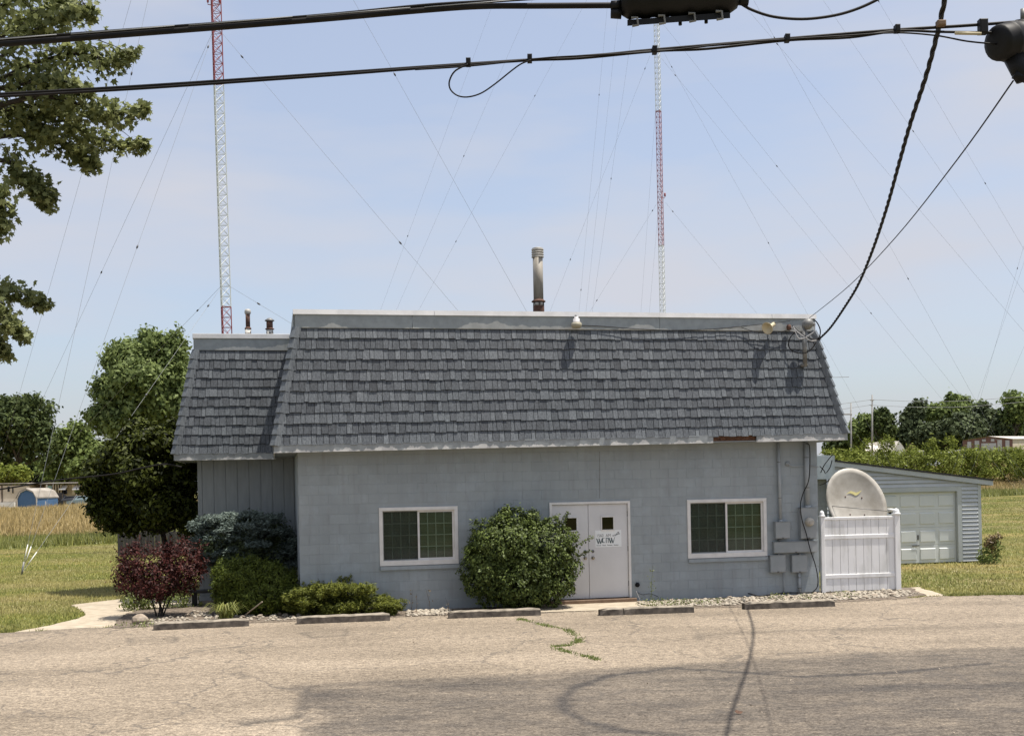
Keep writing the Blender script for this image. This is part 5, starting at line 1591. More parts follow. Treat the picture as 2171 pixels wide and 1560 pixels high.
# yew
YW = ground(545, 1308); Yy = YW.y + .75
t = plant("yew_bush", "rounded dark green yew bush below the blue spruce", "bush", (YW.x, Yy, 0))
bl = [pblob(520, 1232, 68, 52, Yy, .6), pblob(580, 1240, 55, 48, Yy + .1, .6), pblob(490, 1225, 40, 42, Yy, .5), pblob(550, 1270, 75, 38, Yy - .25, .5), pblob(610, 1262, 30, 36, Yy - .2, .4), pblob(480, 1255, 28, 40, Yy - .1, .4)]
C, N = crown_points(bl, 3200, 10, 0.033, .66); n = len(C)
shoots(bl, 60, "leaf_yew", .14, .05)
leaves("foliage", C, N + RNG.normal(size=(n, 3)) * .6, N * 1.1 + RNG.normal(size=(n, 3)) * .5 + np.array([0, 0, .5]), 0.06 + 0.03 * RNG.random(n), 0.02, "leaf_yew", t)
foliage("inner_foliage", bl[:4], 500, 8, 0.05, 0.06, "leaf_dark", t, 0.4, shell=.45)  # dark leaf colour paints the shade inside the yew
mb = MB(); limbs(mb, (YW.x, Yy, 0), [b[:3] for b in bl], 0.03, 0.01); mb.build("stems", "bark_dark", t, True, True)
# juniper
JN = ground(725, 1310); Yj = JN.y + .55
t = plant("juniper", "low spreading yellow-green juniper in front of the left wall corner", "juniper", (JN.x, Yj, 0))
spr = []
for i in range(120):
    a = RNG.uniform(-1, 1)
    cx = 725 + a * 112; top_ = 1228 + 50 * a * a * (1.2 if a > 0 else .75)
    cy = top_ + RNG.random() ** .8 * max(4, (1304 - top_))
    spr.append(pblob(cx, cy - 3, RNG.uniform(13, 28), RNG.uniform(7, 11), Yj + RNG.uniform(-.65, .5) * (1 - .5 * abs(a)), .18))
spr += [pblob(845, 1285, 16, 6, Yj - .2, .1), pblob(855, 1275, 8, 5, Yj - .2, .08)]
C, N = crown_points(spr, 3600, 10, 0.022, .3, .1); n = len(C)
outd = norm(C - np.array([at(725, 1290, Yj)])) * np.array([1, 1, .6])
leaves("foliage", C, RNG.normal(size=(n, 3)) * .6 + np.array([0, -.3, .9]), outd + RNG.normal(size=(n, 3)) * .5 + np.array([0, 0, .35]), 0.055 + 0.03 * RNG.random(n), 0.02, "leaf_juniper", t)
foliage("inner_foliage", [pblob(725, 1278, 88, 22, Yj + .1, .45)], 500, 8, 0.05, 0.06, "leaf_dark", t, 0.35, shell=.4)  # dark leaf colour paints the shade inside the juniper
mb = MB(); limbs(mb, (JN.x, Yj, 0), [b[:3] for b in spr[::8]], 0.022, 0.006, wob=.04); mb.build("stems", "bark_dark", t, True, True)
# daylily tuft
DL = ground(480, 1314)
t = plant("daylily", "tuft of yellow-green strap leaves in front of the yew", "plant", (DL.x, DL.y, 0))
mb = MB()
for i in range(120):
    a = RNG.random() * 6.283; r = 0.18 + 0.28 * RNG.random(); h_ = 0.22 + 0.16 * RNG.random()
    b0 = Vector((DL.x + RNG.normal() * .06, DL.y + RNG.normal() * .06, 0)); dr = Vector((math.cos(a), math.sin(a), 0)); sd = Vector((-dr.y, dr.x, 0)) * 0.011
    pts = [b0, b0 + dr * r * .35 + Vector((0, 0, h_ * .8)), b0 + dr * r * .75 + Vector((0, 0, h_)), b0 + dr * r * 1.15 + Vector((0, 0, h_ * .62))]
    vs = []
    for k, p in enumerate(pts): vs += [p - sd * (1 - k * .28), p + sd * (1 - k * .28)]
    mb.add(vs, [(0, 1, 3, 2), (2, 3, 5, 4), (4, 5, 7, 6)])
o = mb.build("strap_leaves", "leaf_lily", t, False, True); o["kind"] = "stuff"
tag(MB().tube([ground(514, 1308) + Vector((0, 0, 0)), at(556, 1275, DL.y)], 0.012, 6).build("stick", "stone_tan", None), "thin bare stick leaning beside the daylily", "stick")
# weeds along the wall
def weed(px, py, h_, label, mat="leaf_weed", nl=24, spread=.04, lsz=.05):
    b0 = ground(px, py)
    t = plant("weed", label, "weed", b0)
    MB().tube([b0, b0 + Vector((RNG.normal() * .02, 0, h_ * .5)), b0 + Vector((RNG.normal() * .04, 0, h_))], [0.005, .004, .002], 5).build("stem", "leaf_weed" if mat == "leaf_weed" else "bark", t, False, True)
    C = np.array([[b0.x, b0.y, 0]] * nl) + np.stack([RNG.normal(size=nl) * spread, RNG.normal(size=nl) * spread, RNG.random(nl) * h_], 1)
    o = leaves("leaf_cluster", C, RNG.normal(size=(nl, 3)) + np.array([0, -.5, .7]), RNG.normal(size=(nl, 3)) + np.array([0, 0, .6]), lsz, lsz * .4, mat, t); o["kind"] = "stuff"
for (a, b, h_, lab, nl, s) in ((1383, 1283, .82, "tall thin weed at the wall right of the double door", 44, .035), (1386, 1289, .2, "low green weed patch beside the door pad", 160, .16), (1420, 1287, .14, "low weed tuft between door pad and stones", 90, .13), (1450, 1284, .16, "small weed clump in the stones under the right window", 90, .15),
                               (1490, 1283, .12, "flat weed clump left of the service cable shadow", 60, .1), (1520, 1281, .14, "weed clump at the head of the service cable shadow", 60, .1), (1648, 1272, .15, "weed clump below the left switch box", 90, .14), (1790, 1268, .16, "weed clump at the foot of the white fence", 90, .14), (1712, 1272, .13, "weed clump below the right switch box", 60, .12),
                               (873, 1303, .5, "spindly weed beside the juniper", 12, .02), (883, 1303, .42, "thin bare weed stalk left of the stones", 8, .02), (913, 1302, .52, "tall thin weed stalk in the white stones", 10, .02), (950, 1298, .3, "short stalk beside the round bush", 8, .03), (300, 1328, .1, "low green weeds along the asphalt under the red shrub", 120, .22)):
    weed(a, b, h_, lab, "leaf_weed" if nl > 15 else "leaf_dry", nl, s)
b0 = ground(2095, 1193)
t = plant("garage_weed", "tall brown and green weed clump at the right corner of the garage", "weed", b0)
o = foliage("leaf_cluster", [pblob(2098, 1175, 18, 20, b0.y), pblob(2110, 1160, 12, 12, b0.y), pblob(2095, 1185, 22, 10, b0.y)], 60, 8, .06, .12, "leaf_far_mid", t, .35)
o["kind"] = "stuff"; o = foliage("dry_leaf_cluster", [pblob(2100, 1150, 12, 14, b0.y), pblob(2112, 1138, 9, 7, b0.y)], 40, 8, .05, .12, "leaf_dry", t, .3); o["kind"] = "stuff"
MB().tube([b0, at(2112, 1135, b0.y)], 0.012, 6).build("stem", "bark", t, False, True)
# bench under the wing wall
bc = ground(437, 1282)
t = thing("bench", "low black bench half hidden behind the red shrub and yew", "bench", bc, PSI)
MB().bevbox(-0.36, 0.36, -0.15, 0.2, 0.28, 0.34, .01).build("seat", "bench_black", t)
for sx in (-0.25, 0.25): MB().box(sx - .05, sx + .05, -0.12, 0.17, 0, 0.28).build("leg", "bench_black", t)

# large dark tree left of the wing
def tree(name, label, cat, base, blobs, ncl, per, cs, size, mat, trunk_r, bark="bark", ratio=.6, shell=.55, group=None, up=.35, lumpy=.2, nl=10):
    t = thing(name, label, cat, base, 0, group)
    extra = []
    for b in blobs:                                  # boughs that break the outline
        for _ in range(9):
            d = unit(1)[0]; d[2] = abs(d[2]) * .8 + .1 * d[2]; s_ = RNG.uniform(.2, .42)
            extra.append((b[0] + d[0] * b[3] * .76, b[1] + d[1] * b[4] * .76, b[2] + d[2] * b[5] * .84, b[3] * s_, b[4] * s_, b[5] * s_ * 1.1))
    main_n = len(blobs)
    blobs = [(b[0], b[1], b[2], b[3] * .8, b[4] * .8, b[5] * .82) for b in blobs] + extra
    foliage("crown", blobs, ncl, per, cs, size, mat, t, ratio, up=up, shell=shell, lumpy=lumpy)
    mb = MB()
    base = Vector(base)
    ctr = Vector(blobs[0][:3])
    fork = base.lerp(ctr, .45); fork.z = base.z + (ctr.z - base.z) * .5
    mb.tube([base, base.lerp(fork, .5), fork], [trunk_r, trunk_r * .8, trunk_r * .6], 8)
    limbs(mb, fork, [b[:3] for b in blobs[:nl]], trunk_r * .5, trunk_r * .12, wob=trunk_r)
    mb.build("trunk", bark, t, True, True)
    return t
Yd = 31.0
db_ = ground(368, 1168); 
bl = [pblob(310, 1010, 100, 88, Yd, 1.5), pblob(330, 945, 70, 45, Yd - .2, 1.1), pblob(255, 970, 50, 44, Yd, .9), pblob(225, 1030, 48, 60, Yd, .8), pblob(240, 1090, 52, 38, Yd - .2, .8), pblob(330, 1080, 85, 55, Yd - .3, 1.0), pblob(385, 1000, 45, 90, Yd, .9), pblob(300, 912, 34, 18, Yd, .6), pblob(380, 915, 38, 24, Yd + .3, .7), pblob(205, 1000, 26, 30, Yd, .5), pblob(270, 1115, 36, 22, Yd, .5), pblob(395, 1100, 30, 50, Yd, .6), pblob(215, 1070, 28, 30, Yd, .4)]
tree("magnolia_tree", "broad dark evergreen tree crowding the left end of the wing", "tree", (at(372, 1168, Yd).x, Yd, 0), bl, 4200, 10, .085, .14, "leaf_dark", .11, "bark_dark", .5, .62, up=.45, nl=13)
# lighter tree behind it
Yl = 62.0
bl = [pblob(310, 830, 90, 90, Yl), pblob(330, 745, 40, 40, Yl), pblob(270, 770, 42, 50, Yl), pblob(375, 745, 22, 34, Yl), pblob(240, 840, 42, 50, Yl), pblob(215, 890, 30, 30, Yl), pblob(370, 800, 36, 60, Yl), pblob(270, 900, 60, 40, Yl), pblob(390, 870, 40, 60, Yl), pblob(310, 715, 12, 12, Yl), pblob(375, 710, 10, 10, Yl), pblob(245, 770, 22, 22, Yl)]
tree("maple_tree", "light green leafy tree rising behind the dark tree", "tree", (at(310, 1120, Yl).x, Yl, float(hz(-18, Yl))), bl, 3600, 9, .17, .27, "leaf_back", .25, ratio=.55, shell=.6, nl=12)

# foreground maple at the upper left
Ym = 14.0
t = thing("shade_maple", "near maple with drooping toothed leaves reaching in at the upper left", "tree", (-10.2, 14.6, -0.03), 0)
BR = [[(-330, 380), (-120, 230), (40, 90), (120, 40), (195, 20)], [(-120, 230), (40, 150), (150, 115), (230, 125), (285, 112)], [(-60, 240), (90, 205), (190, 230), (250, 240), (308, 228)],
      [(-60, 250), (80, 225), (150, 265), (230, 300), (308, 305)], [(-60, 300), (50, 285), (130, 300), (175, 325), (195, 350)], [(-80, 330), (20, 345), (60, 385), (95, 400), (100, 435)],
      [(-90, 350), (-20, 390), (0, 430), (8, 485)], [(-330, 420), (-120, 540), (-30, 600), (30, 615), (98, 640)], [(-120, 540), (-40, 640), (10, 670), (48, 708)], [(-120, 560), (-50, 690), (-10, 720), (8, 748)],
      [(-200, 200), (-60, 60), (60, -20), (170, -60)], [(-60, 200), (40, 180), (110, 165), (185, 195)], [(-60, 120), (30, 60), (90, 20), (150, 0)], [(-80, 220), (0, 240), (60, 250), (110, 285)]]
Cs, Ts = [], []
mb = MB()
for i, px in enumerate(BR):
    dY = Ym + RNG.normal() * .35
    pts = spline([at(x, y, dY + RNG.normal() * .06) for x, y in px], 8)
    mb.tube(pts, [0.035 * (1 - .88 * k / (len(pts) - 1)) for k in range(len(pts))], 6)
    K = len(pts)
    for k in range(K // 4, K):
        nn = 24
        dirv = (pts[min(k + 1, K - 1)] - pts[k - 1])
        tap = 1.0 if k < K - 6 else .62
        for _ in range(nn):
            Cs.append(tuple(pts[k] + Vector(np.clip(RNG.normal(size=3), -1.8, 1.8)) * .085 * tap + Vector((0, 0, -.03))))
for (x, y, rx, ry, n) in ((40, 90, 60, 70, 520), (110, 60, 70, 50, 420), (60, 190, 80, 60, 520), (130, 190, 60, 50, 300), (170, 60, 35, 45, 160), (30, 280, 50, 55, 300), (100, 250, 55, 40, 220), (20, 0, 60, 40, 250), (150, -20, 60, 40, 200), (180, 150, 50, 40, 180),
                          (-120, 100, 120, 180, 700), (-150, 350, 120, 130, 400), (-120, 600, 90, 90, 300), (0, -160, 160, 100, 500)):
    c = at(x, y, Ym); kx = Ym / F
    for _ in range(int(n * (.24 if x > -50 else .8))):
        d = np.clip(RNG.normal(size=3), -1.5, 1.5) * .6
        Cs.append((c.x + d[0] * rx * kx, c.y + d[1] * .45, c.z + d[2] * ry * kx))
C = np.array(Cs); n = len(C)
N_ = RNG.normal(size=(n, 3)) * .75 + np.array([.1, -.45, .55])
T_ = RNG.normal(size=(n, 3)) * .55 + np.array([.15, 0, -.8])
leaves("foliage", C, N_, T_, 0.06 + .055 * RNG.random(n), 0.038 + .026 * RNG.random(n), "leaf_maple", t, 'maple', .3)
mb.build("branches", "bark_dark", t, True, True)
mb = MB()
for i in range(90):
    p = Vector(Cs[RNG.integers(0, len(Cs))])
    d = Vector((RNG.normal() * .12 - .12, RNG.normal() * .1, RNG.normal() * .1 + .1))
    mb.tube([p, p + d * .5 + Vector((0, 0, .02)), p + d], [.003, .005, .007], 4)
o = mb.build("twigs", "bark_dark", t, True, True); o["kind"] = "stuff"
tr_ = MB().tube(spline([(-10.2, 14.6, -.03), (-10.1, 14.5, 2.2), (-10.3, 14.4, 4.6), (-10.0, 14.3, 8.0)], 5), [0.32 - .011 * i for i in range(16)], 10)
limbs(tr_, (-10.3, 14.4, 4.6), [at(-330, 380, Ym), at(-330, 420, Ym)], .14, .05)
limbs(tr_, (-10.1, 14.4, 6.4), [(-12, 15, 9), (-9, 13.5, 9.5), (-8, 15, 8.6)], .12, .04)
tr_.build("trunk", "bark", t, True, True)
foliage("upper_foliage", [(-10.3, 14.6, 9.2, 2.8, 2.6, 2.2), (-12, 15, 7.2, 2.0, 2.0, 1.6), (-10.5, 15.5, 6.2, 2.2, 1.8, 1.4)], 900, 9, .14, .11, "leaf_maple", t, .8, shell=.5)

# ------------------------------------------------------------------ far trees
def gz_(x, y): return float(hz(x, y))
def far(px, py, Y): c = at(px, py, Y); return (c.x, Y, gz_(c.x, Y))
Yf = 190.0
tree("far_tree", "dark rounded tree at the left edge beyond the trailers", "tree", far(40, 1060, Yf), [pblob(40, 910, 75, 62, Yf), pblob(75, 870, 45, 38, Yf), pblob(10, 880, 50, 40, Yf), pblob(90, 950, 40, 50, Yf), pblob(0, 960, 60, 50, Yf)], 1300, 8, .45, .75, "leaf_far_dark", .5)
tree("far_tree", "mid green tree between the dark far tree and the light one", "tree", far(150, 1060, 200), [pblob(150, 960, 40, 55, 200), pblob(165, 925, 25, 30, 200), pblob(185, 970, 35, 45, 200), pblob(120, 985, 30, 35, 200)], 900, 8, .45, .75, "leaf_far_mid", .4)
tree("far_tree", "small bright bush over the cream trailer", "tree", far(25, 1050, 170), [pblob(25, 1008, 42, 18, 170), pblob(-10, 1010, 30, 16, 170)], 300, 8, .3, .55, "leaf_willow", .2)
tree("far_tree", "pale green small tree over the tan trailer", "tree", far(165, 1050, 175), [pblob(170, 1000, 35, 24, 175), pblob(200, 990, 30, 40, 175)], 300, 8, .4, .6, "leaf_far_mid", .25)
tree("far_tree", "dark trees filling the gap behind the light tree", "tree", far(250, 1060, 210), [pblob(250, 1000, 80, 60, 210), pblob(420, 1000, 120, 60, 210)], 700, 8, .5, .8, "leaf_far_dark", .4)
for i, (x, y, rx, ry, YY, mt, lab) in enumerate(((-20, 1000, 70, 44, 240, "leaf_far_dark", "low dark tree filling in behind the left far tree"), (75, 1005, 60, 40, 250, "leaf_far_dark", "low dark tree behind the blue shed"), (140, 1000, 55, 45, 245, "leaf_far_mid", "low green tree behind the tan trailer"), (205, 1000, 55, 50, 240, "leaf_far_dark", "low dark tree behind the near light tree"),
        (1800, 945, 50, 30, 260, "leaf_far_dark", "low far tree just right of the roof corner"), (1880, 945, 60, 26, 262, "leaf_far_mid", "low far tree behind the white barn"), (1960, 940, 50, 34, 262, "leaf_far_dark", "low far tree behind the conifers"), (2060, 935, 70, 34, 262, "leaf_far_dark", "low far tree behind the brown building"), (2150, 930, 60, 36, 262, "leaf_far_dark", "low far tree at the right edge behind the pale crown"))):
    tree("far_tree", lab, "tree", far(x, 1060 if x < 500 else 985, YY), [pblob(x, y, rx, ry, YY), pblob(x - rx * .5, y + 14, rx * .6, ry * .8, YY), pblob(x + rx * .5, y + 12, rx * .6, ry * .8, YY)], 420, 8, .5, .95, mt, .3, group="low trees along the horizon")
Yr_ = 235.0
RT = [("far_tree", "green round tree left of the tall pole", 1830, 900, [(1830, 905, 28, 28), (1845, 920, 38, 30), (1815, 925, 30, 26)], "leaf_far_mid", 500, 245), ("far_tree", "small dark tree right of the tall pole with an open crown", 1872, 900, [(1868, 878, 13, 10), (1885, 890, 12, 12), (1862, 898, 14, 14), (1878, 912, 22, 16)], "leaf_far_dark", 260, 240),
      ("far_tree", "low round tree between the small dark tree and the conifers", 1900, 930, [(1900, 925, 24, 16)], "leaf_far_mid", 220, 250), ("far_conifer", "dark conifer at the left end of the grove", 1935, 930, [(1935, 900, 25, 45), (1945, 870, 16, 25), (1925, 930, 24, 20)], "leaf_far_conifer", 500, 232),
      ("far_tree", "tall round tree topping the grove on the right", 2035, 920, [(2035, 880, 40, 38), (2030, 855, 24, 20), (2065, 880, 28, 26), (1995, 885, 34, 30), (1970, 875, 26, 22)], "leaf_far_mid", 900, 240), ("far_conifer", "dark pine in front of the grove", 2010, 940, [(2010, 920, 46, 32), (1975, 925, 30, 28), (2050, 915, 40, 36)], "leaf_far_conifer", 800, 225),
      ("far_conifer", "dark spruce right of the grove behind the brown building", 2095, 930, [(2095, 900, 38, 36), (2080, 880, 20, 20), (2125, 915, 32, 26)], "leaf_far_conifer", 700, 230), ("far_tree", "pale open crowned tree at the right edge", 2150, 930, [(2150, 865, 34, 32), (2175, 880, 40, 36), (2140, 890, 20, 20)], "leaf_far_mid", 420, 228)]
for (nm, lab, bx_, by_, bls, mt, nc, YY) in RT:
    tree(nm, lab, "tree", far(bx_, 980, YY), [pblob(x, y, rx, ry, YY) for (x, y, rx, ry) in bls], nc, 8, .4, .8, mt, .4, group="trees on the far right skyline")
for i, (x, lab) in enumerate([(1790, "willow shrub just right of the building corner"), (1850, "willow shrub in front of the white barn"), (1915, "willow shrub in front of the brown gable"), (1985, "willow shrub in front of the white vehicles"), (2060, "willow shrub under the brown metal building"), (2130, "bushy willow shrub at the right edge"), (2200, "willow shrub just past the right edge")]):
    YY = 128 + 4 * (i % 3)
    bl = [pblob(x, 985, 48, 24, YY), pblob(x - 25, 975, 28, 24, YY), pblob(x + 22, 972, 30, 26, YY), pblob(x, 1005, 55, 18, YY)]
    if i in (1, 3): bl += [pblob(x - 10, 950, 14, 22, YY), pblob(x + 30, 945, 14, 22, YY)]
    if i >= 4: bl += [pblob(x + 10, 965, 34, 18, YY)]
    tree("willow_shrub", lab, "shrub", far(x, 1015, YY), bl, 520, 8, .22, .38, "leaf_willow", .08, ratio=.35, group="willow thicket beyond the garage")

# plank fence behind the red shrub
fa, fb = at(250, 1166, 48), at(420, 1160, 48)
t = thing("plank_fence", "dark weathered plank fence under the dark tree", "fence", (fa.x, 48, gz_(fa.x, 48)), 0)
n_ = 26
for i in range(n_):
    x = (fb.x - fa.x) * i / n_
    MB().box(x, x + 0.115, RNG.normal() * .008, .025 + RNG.normal() * .008, 0.0, 1.0 + RNG.normal() * .02).build("plank", "weathered_wood", t)
for z in (0.2, .8): MB().box(0, fb.x - fa.x, .03, .07, z, z + .08).build("rail", "weathered_wood", t)
# ------------------------------------------------------------------ trailers and shed on the left
YT = 150.0
def pxbox(mb, x0, y0, x1, y1, Y, d):
    a, b = at(x0, y1, Y), at(x1, y0, Y)
    return mb.box(a.x, b.x, Y, Y + d, a.z, b.z)
def pz(y, x, Y): return at(x, y, Y).z
def pbox(name, mat, par, x0, y0, x1, y1, Y, d):
    o = MB(); pxbox(o, x0, y0, x1, y1, Y, d)
    return o.build(name, mat, par, False, True)
t = thing("mobile_home", "long cream mobile home at the far left edge", "mobile home", far(-30, 1075, YT))
pbox("wall", "trailer_cream", t, -120, 1028, 56, 1076, YT, 4); pbox("roof", "roof_pale", t, -122, 1023, 57, 1028, YT - .2, 4.4)
pbox("window", "dark_glass", t, 16, 1031, 20, 1042, YT - .06, .05); pbox("window", "dark_glass", t, 26, 1033, 28, 1045, YT - .06, .05); pbox("trim", "trailer_brown", t, 3, 1028, 5, 1066, YT - .08, .07); pbox("skirt", "bright_white", t, -60, 1064, 30, 1080, YT - .5, .4)
t = thing("mobile_home", "tan mobile home with two white awnings and turquoise door", "mobile home", far(140, 1072, YT + 2))
pbox("wall", "trailer_tan", t, 96, 1026, 190, 1070, YT + 2, 4); pbox("roof", "roof_pale", t, 55, 1021, 190, 1026, YT + 1, 6)
pbox("side_wall", "trailer_brown", t, 57, 1026, 95.5, 1070, YT + 3, 3); pbox("door", "turquoise", t, 101, 1029, 109, 1045, YT + 1.9, .08)
for x in (98, 112, 117, 122.5, 128): pbox("porch_post", "bright_white" if x == 98 else "trailer_tan", t, x, 1027, x + 2.2, 1050, YT + 1.2, .15)
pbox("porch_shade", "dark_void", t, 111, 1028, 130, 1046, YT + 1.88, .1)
for x in (130, 158):
    a, b = at(x, 1029, YT + 1.9), at(x + 14, 1038, YT + 1.9)
    MB().hexa([(a.x, YT + 1.0, b.z), (b.x, YT + 1.0, b.z), (b.x, YT + 1.95, b.z + .4), (a.x, YT + 1.95, b.z + .4), (a.x, YT + 1.0, b.z + .06), (b.x, YT + 1.0, b.z + .06), (b.x, YT + 1.95, a.z), (a.x, YT + 1.95, a.z)]).build("awning", "bright_white", t, False, True)
    pbox("window", "dark_glass", t, x + 2, 1037, x + 12, 1047, YT + 1.93, .05)
pbox("corner_trim", "horn_cream", t, 153, 1027, 158, 1048, YT + 1.9, .08)
# blue shed with gambrel roof
YS_ = 140.0
sc = far(58, 1075, YS_)
t = thing("garden_shed", "blue garden shed with grey gambrel roof before the trailers", "shed", sc)
xl, xr = at(37, 1060, YS_).x, at(78, 1060, YS_).x
zb, zs, zk, zt = sc[2] - .1, pz(1056, 58, YS_), pz(1043, 58, YS_), pz(1037, 58, YS_)
prof = [(xl, zb), (xl, zs), (lerp(xl, xr, .16), zk), (lerp(xl, xr, .5), zt), (lerp(xl, xr, .84), zk), (xr, zs), (xr, zb)]
dx = 1.5; dd = 2.6
mb = MB().add([(x, YS_, z) for x, z in prof] + [(x + dx, YS_ + dd, z) for x, z in prof], [tuple(range(6, -1, -1)), tuple(range(7, 14))] + [(i, i + 1, i + 8, i + 7) for i in (0, 5)])
mb.build("wall", "shed_blue", t, False, True)
v = []
for off in (0.05, .14):
    for (yy, sx) in ((YS_ - .15, -.08), (YS_ + dd + .1, dx)):
        for (x, z) in ((xl - .1, zs - .05), prof[2], prof[3], prof[4], (xr + .1, zs - .05)): v.append((x + sx, yy, z + off))
fc = [(10 + i, 11 + i, 16 + i, 15 + i) for i in range(4)] + [(i, 5 + i, 6 + i, 1 + i) for i in range(4)] + [(i, i + 1, i + 11, i + 10) for i in range(4)]
make("roof", v, fc, "shed_roof", t, False, True)
mb = MB()
for (p, q) in zip(prof, prof[1:]): mb.tube([(p[0], YS_ - .1, p[1]), (q[0], YS_ - .1, q[1])], .07, 4)
mb.build("trim", "roof_pale", t, False, True)
for (x0, x1, y0, y1) in ((80, 86, 1062, 1073), (91, 97, 1062, 1073)): pbox("side_panel", "bright_white" if x0 > 85 else "shed_blue", t, x0, y0, x1, y1, YS_ + 1.0, .05)
# deck with pickets
YD = 147.0
t = thing("wooden_deck", "grey wooden deck with picket rail and ramp before the tan trailer", "deck", far(125, 1072, YD))
for i in range(11): pbox("picket", "weathered_wood", t, 110 + i * 2, 1045, 111.5 + i * 2, 1061, YD, .06)
pbox("rail", "weathered_wood", t, 109, 1044, 132, 1046, YD - .05, .04); pbox("base", "pale_panel", t, 110, 1061, 132, 1073, YD, 1.5)
for i in range(9):
    x = 133 + i * 2; y = 1046 + 1.0 * i * (1 + i * .06); pbox("picket", "weathered_wood", t, x, y, x + 1.5, y + 16, YD, .06)
pbox("stair_post", "weathered_wood", t, 103, 1048, 106, 1074, YD, .15)
# parked cars
def car(px, py, Y, label, mat, L_=4.2, rot=0.2):
    b = far(px, py, Y)
    t = thing("parked_car", label, "car", b, rot, "cars parked by the trailers")
    pr = [(-2.1, .35), (-2.05, .75), (-1.2, .9), (-.75, 1.38), (.75, 1.42), (1.4, .95), (2.05, .85), (2.1, .35)]
    v = [(x, -.82 if z < 1 else -.65, z) for x, z in pr] + [(x, .82 if z < 1 else .65, z) for x, z in pr]
    make("body", v, [tuple(range(8)), tuple(range(15, 7, -1))] + [(i, i + 8, (i + 1) % 8 + 8, (i + 1) % 8) for i in range(8)], mat, t)
    make("side_window", [(-.95, -.80, .95), (1.1, -.80, .95), (.7, -.68, 1.34), (-.68, -.68, 1.32)], [(0, 1, 2, 3)], "dark_glass", t)
    for x in (-1.3, 1.3):
        for y in (-.78, .78): MB().lathe([(.1, -.1), (.31, -.1), (.31, .1), (.1, .1)], (x, y, .31), (0, 1, 0), 14).build("wheel", "tyre", t)
car(153, 1069, 146, "dark car parked beside the ramp", "car_dark")
car(180, 1070, 146, "grey-green car half hidden by the dark tree", "car_teal")
# ------------------------------------------------------------------ far right buildings
def at_r(x, y, Y): return at(x, y, Y)
YW_ = 205.0
b = at(1875, 962, YW_); t = thing("white_barn", "white gabled barn behind the willow shrubs", "barn", (b.x, YW_, gz_(b.x, YW_)))
gx0, gx1, gx2 = 1836, 1902, 1921
def Q(x, y, Y=YW_): return tuple(at(x, y, Y))
zg = gz_(b.x, YW_) - b.z
make("wall", [Q(1893, 990), Q(1893, 956), Q(1900, 945), Q(1906, 936), Q(1914, 944), Q(1921, 958), Q(1921, 990)] + [Q(1836, 990, YW_ - 3), Q(1836, 955, YW_ - 3)], [tuple(range(7)), (7, 0, 1, 8)], "bright_white", t, False, True)
make("roof", [Q(1832, 955, YW_ - 3.5), Q(1840, 938, YW_ + 1), Q(1906, 934.5, YW_ - .1), Q(1900, 945, YW_ - .4), Q(1892, 957, YW_ - .6), Q(1914, 944, YW_ - .2), Q(1922, 959, YW_ - .2)], [(0, 4, 3, 2, 1), (2, 5, 6)], "roof_pale", t, False, True)
b = at(1930, 962, 215); t = thing("brown_house", "small house with brown gabled roof beside the white barn", "house", (b.x, 215, gz_(b.x, 215)))
make("roof", [Q(1919, 956, 215), Q(1931, 939, 215), Q(1946, 956, 215), Q(1919, 956, 225), Q(1931, 939, 225), Q(1946, 956, 225)], [(0, 2, 1), (0, 1, 4, 3), (1, 2, 5, 4), (3, 4, 5)], "red_metal", t, False, True)
pbox("wall", "pale_panel", t, 1921, 956, 1944, 985, 216, 8)
YH = 200.0
b = at(2100, 962, YH); t = thing("metal_building", "long low metal building with brown and pale panels at the right", "building", (b.x, YH, gz_(b.x, YH)))
zmb = 990
make("wall", [Q(2041, zmb, YH), Q(2041, 934, YH), Q(2095, 926, YH), Q(2147, 931, YH), Q(2147, zmb, YH)], [tuple(range(5))], "red_metal", t, False, True)
make("long_wall", [Q(2147, zmb, YH), Q(2147, 931, YH), Q(2260, 934, YH + 14), Q(2260, zmb, YH + 14)], [(0, 1, 2, 3)], "trailer_cream", t, False, True)
make("roof", [Q(2040, 933, YH - .3), Q(2095, 924.5, YH - .3), Q(2148, 930, YH - .3), Q(2262, 930, YH + 14), Q(2220, 924.5, YH + 20), Q(2150, 933, YH + 22)], [(1, 2, 3, 4), (0, 1, 4, 5)], "roof_pale", t, False, True)
for (x0, x1, y0) in ((2051, 2059, 936), (2067, 2076, 934), (2081, 2112, 939), (2115, 2124, 932), (2132, 2140, 933), (2082, 2090, 931), (2101, 2108, 930)):
    pbox("pale_panel", "pale_panel", t, x0, y0, x1, 936 if y0 in (931, 930) else 957, YH - .08, .06)
pbox("door_gap", "dark_void", t, 2086, 954, 2102, 962, YH - .09, .05)
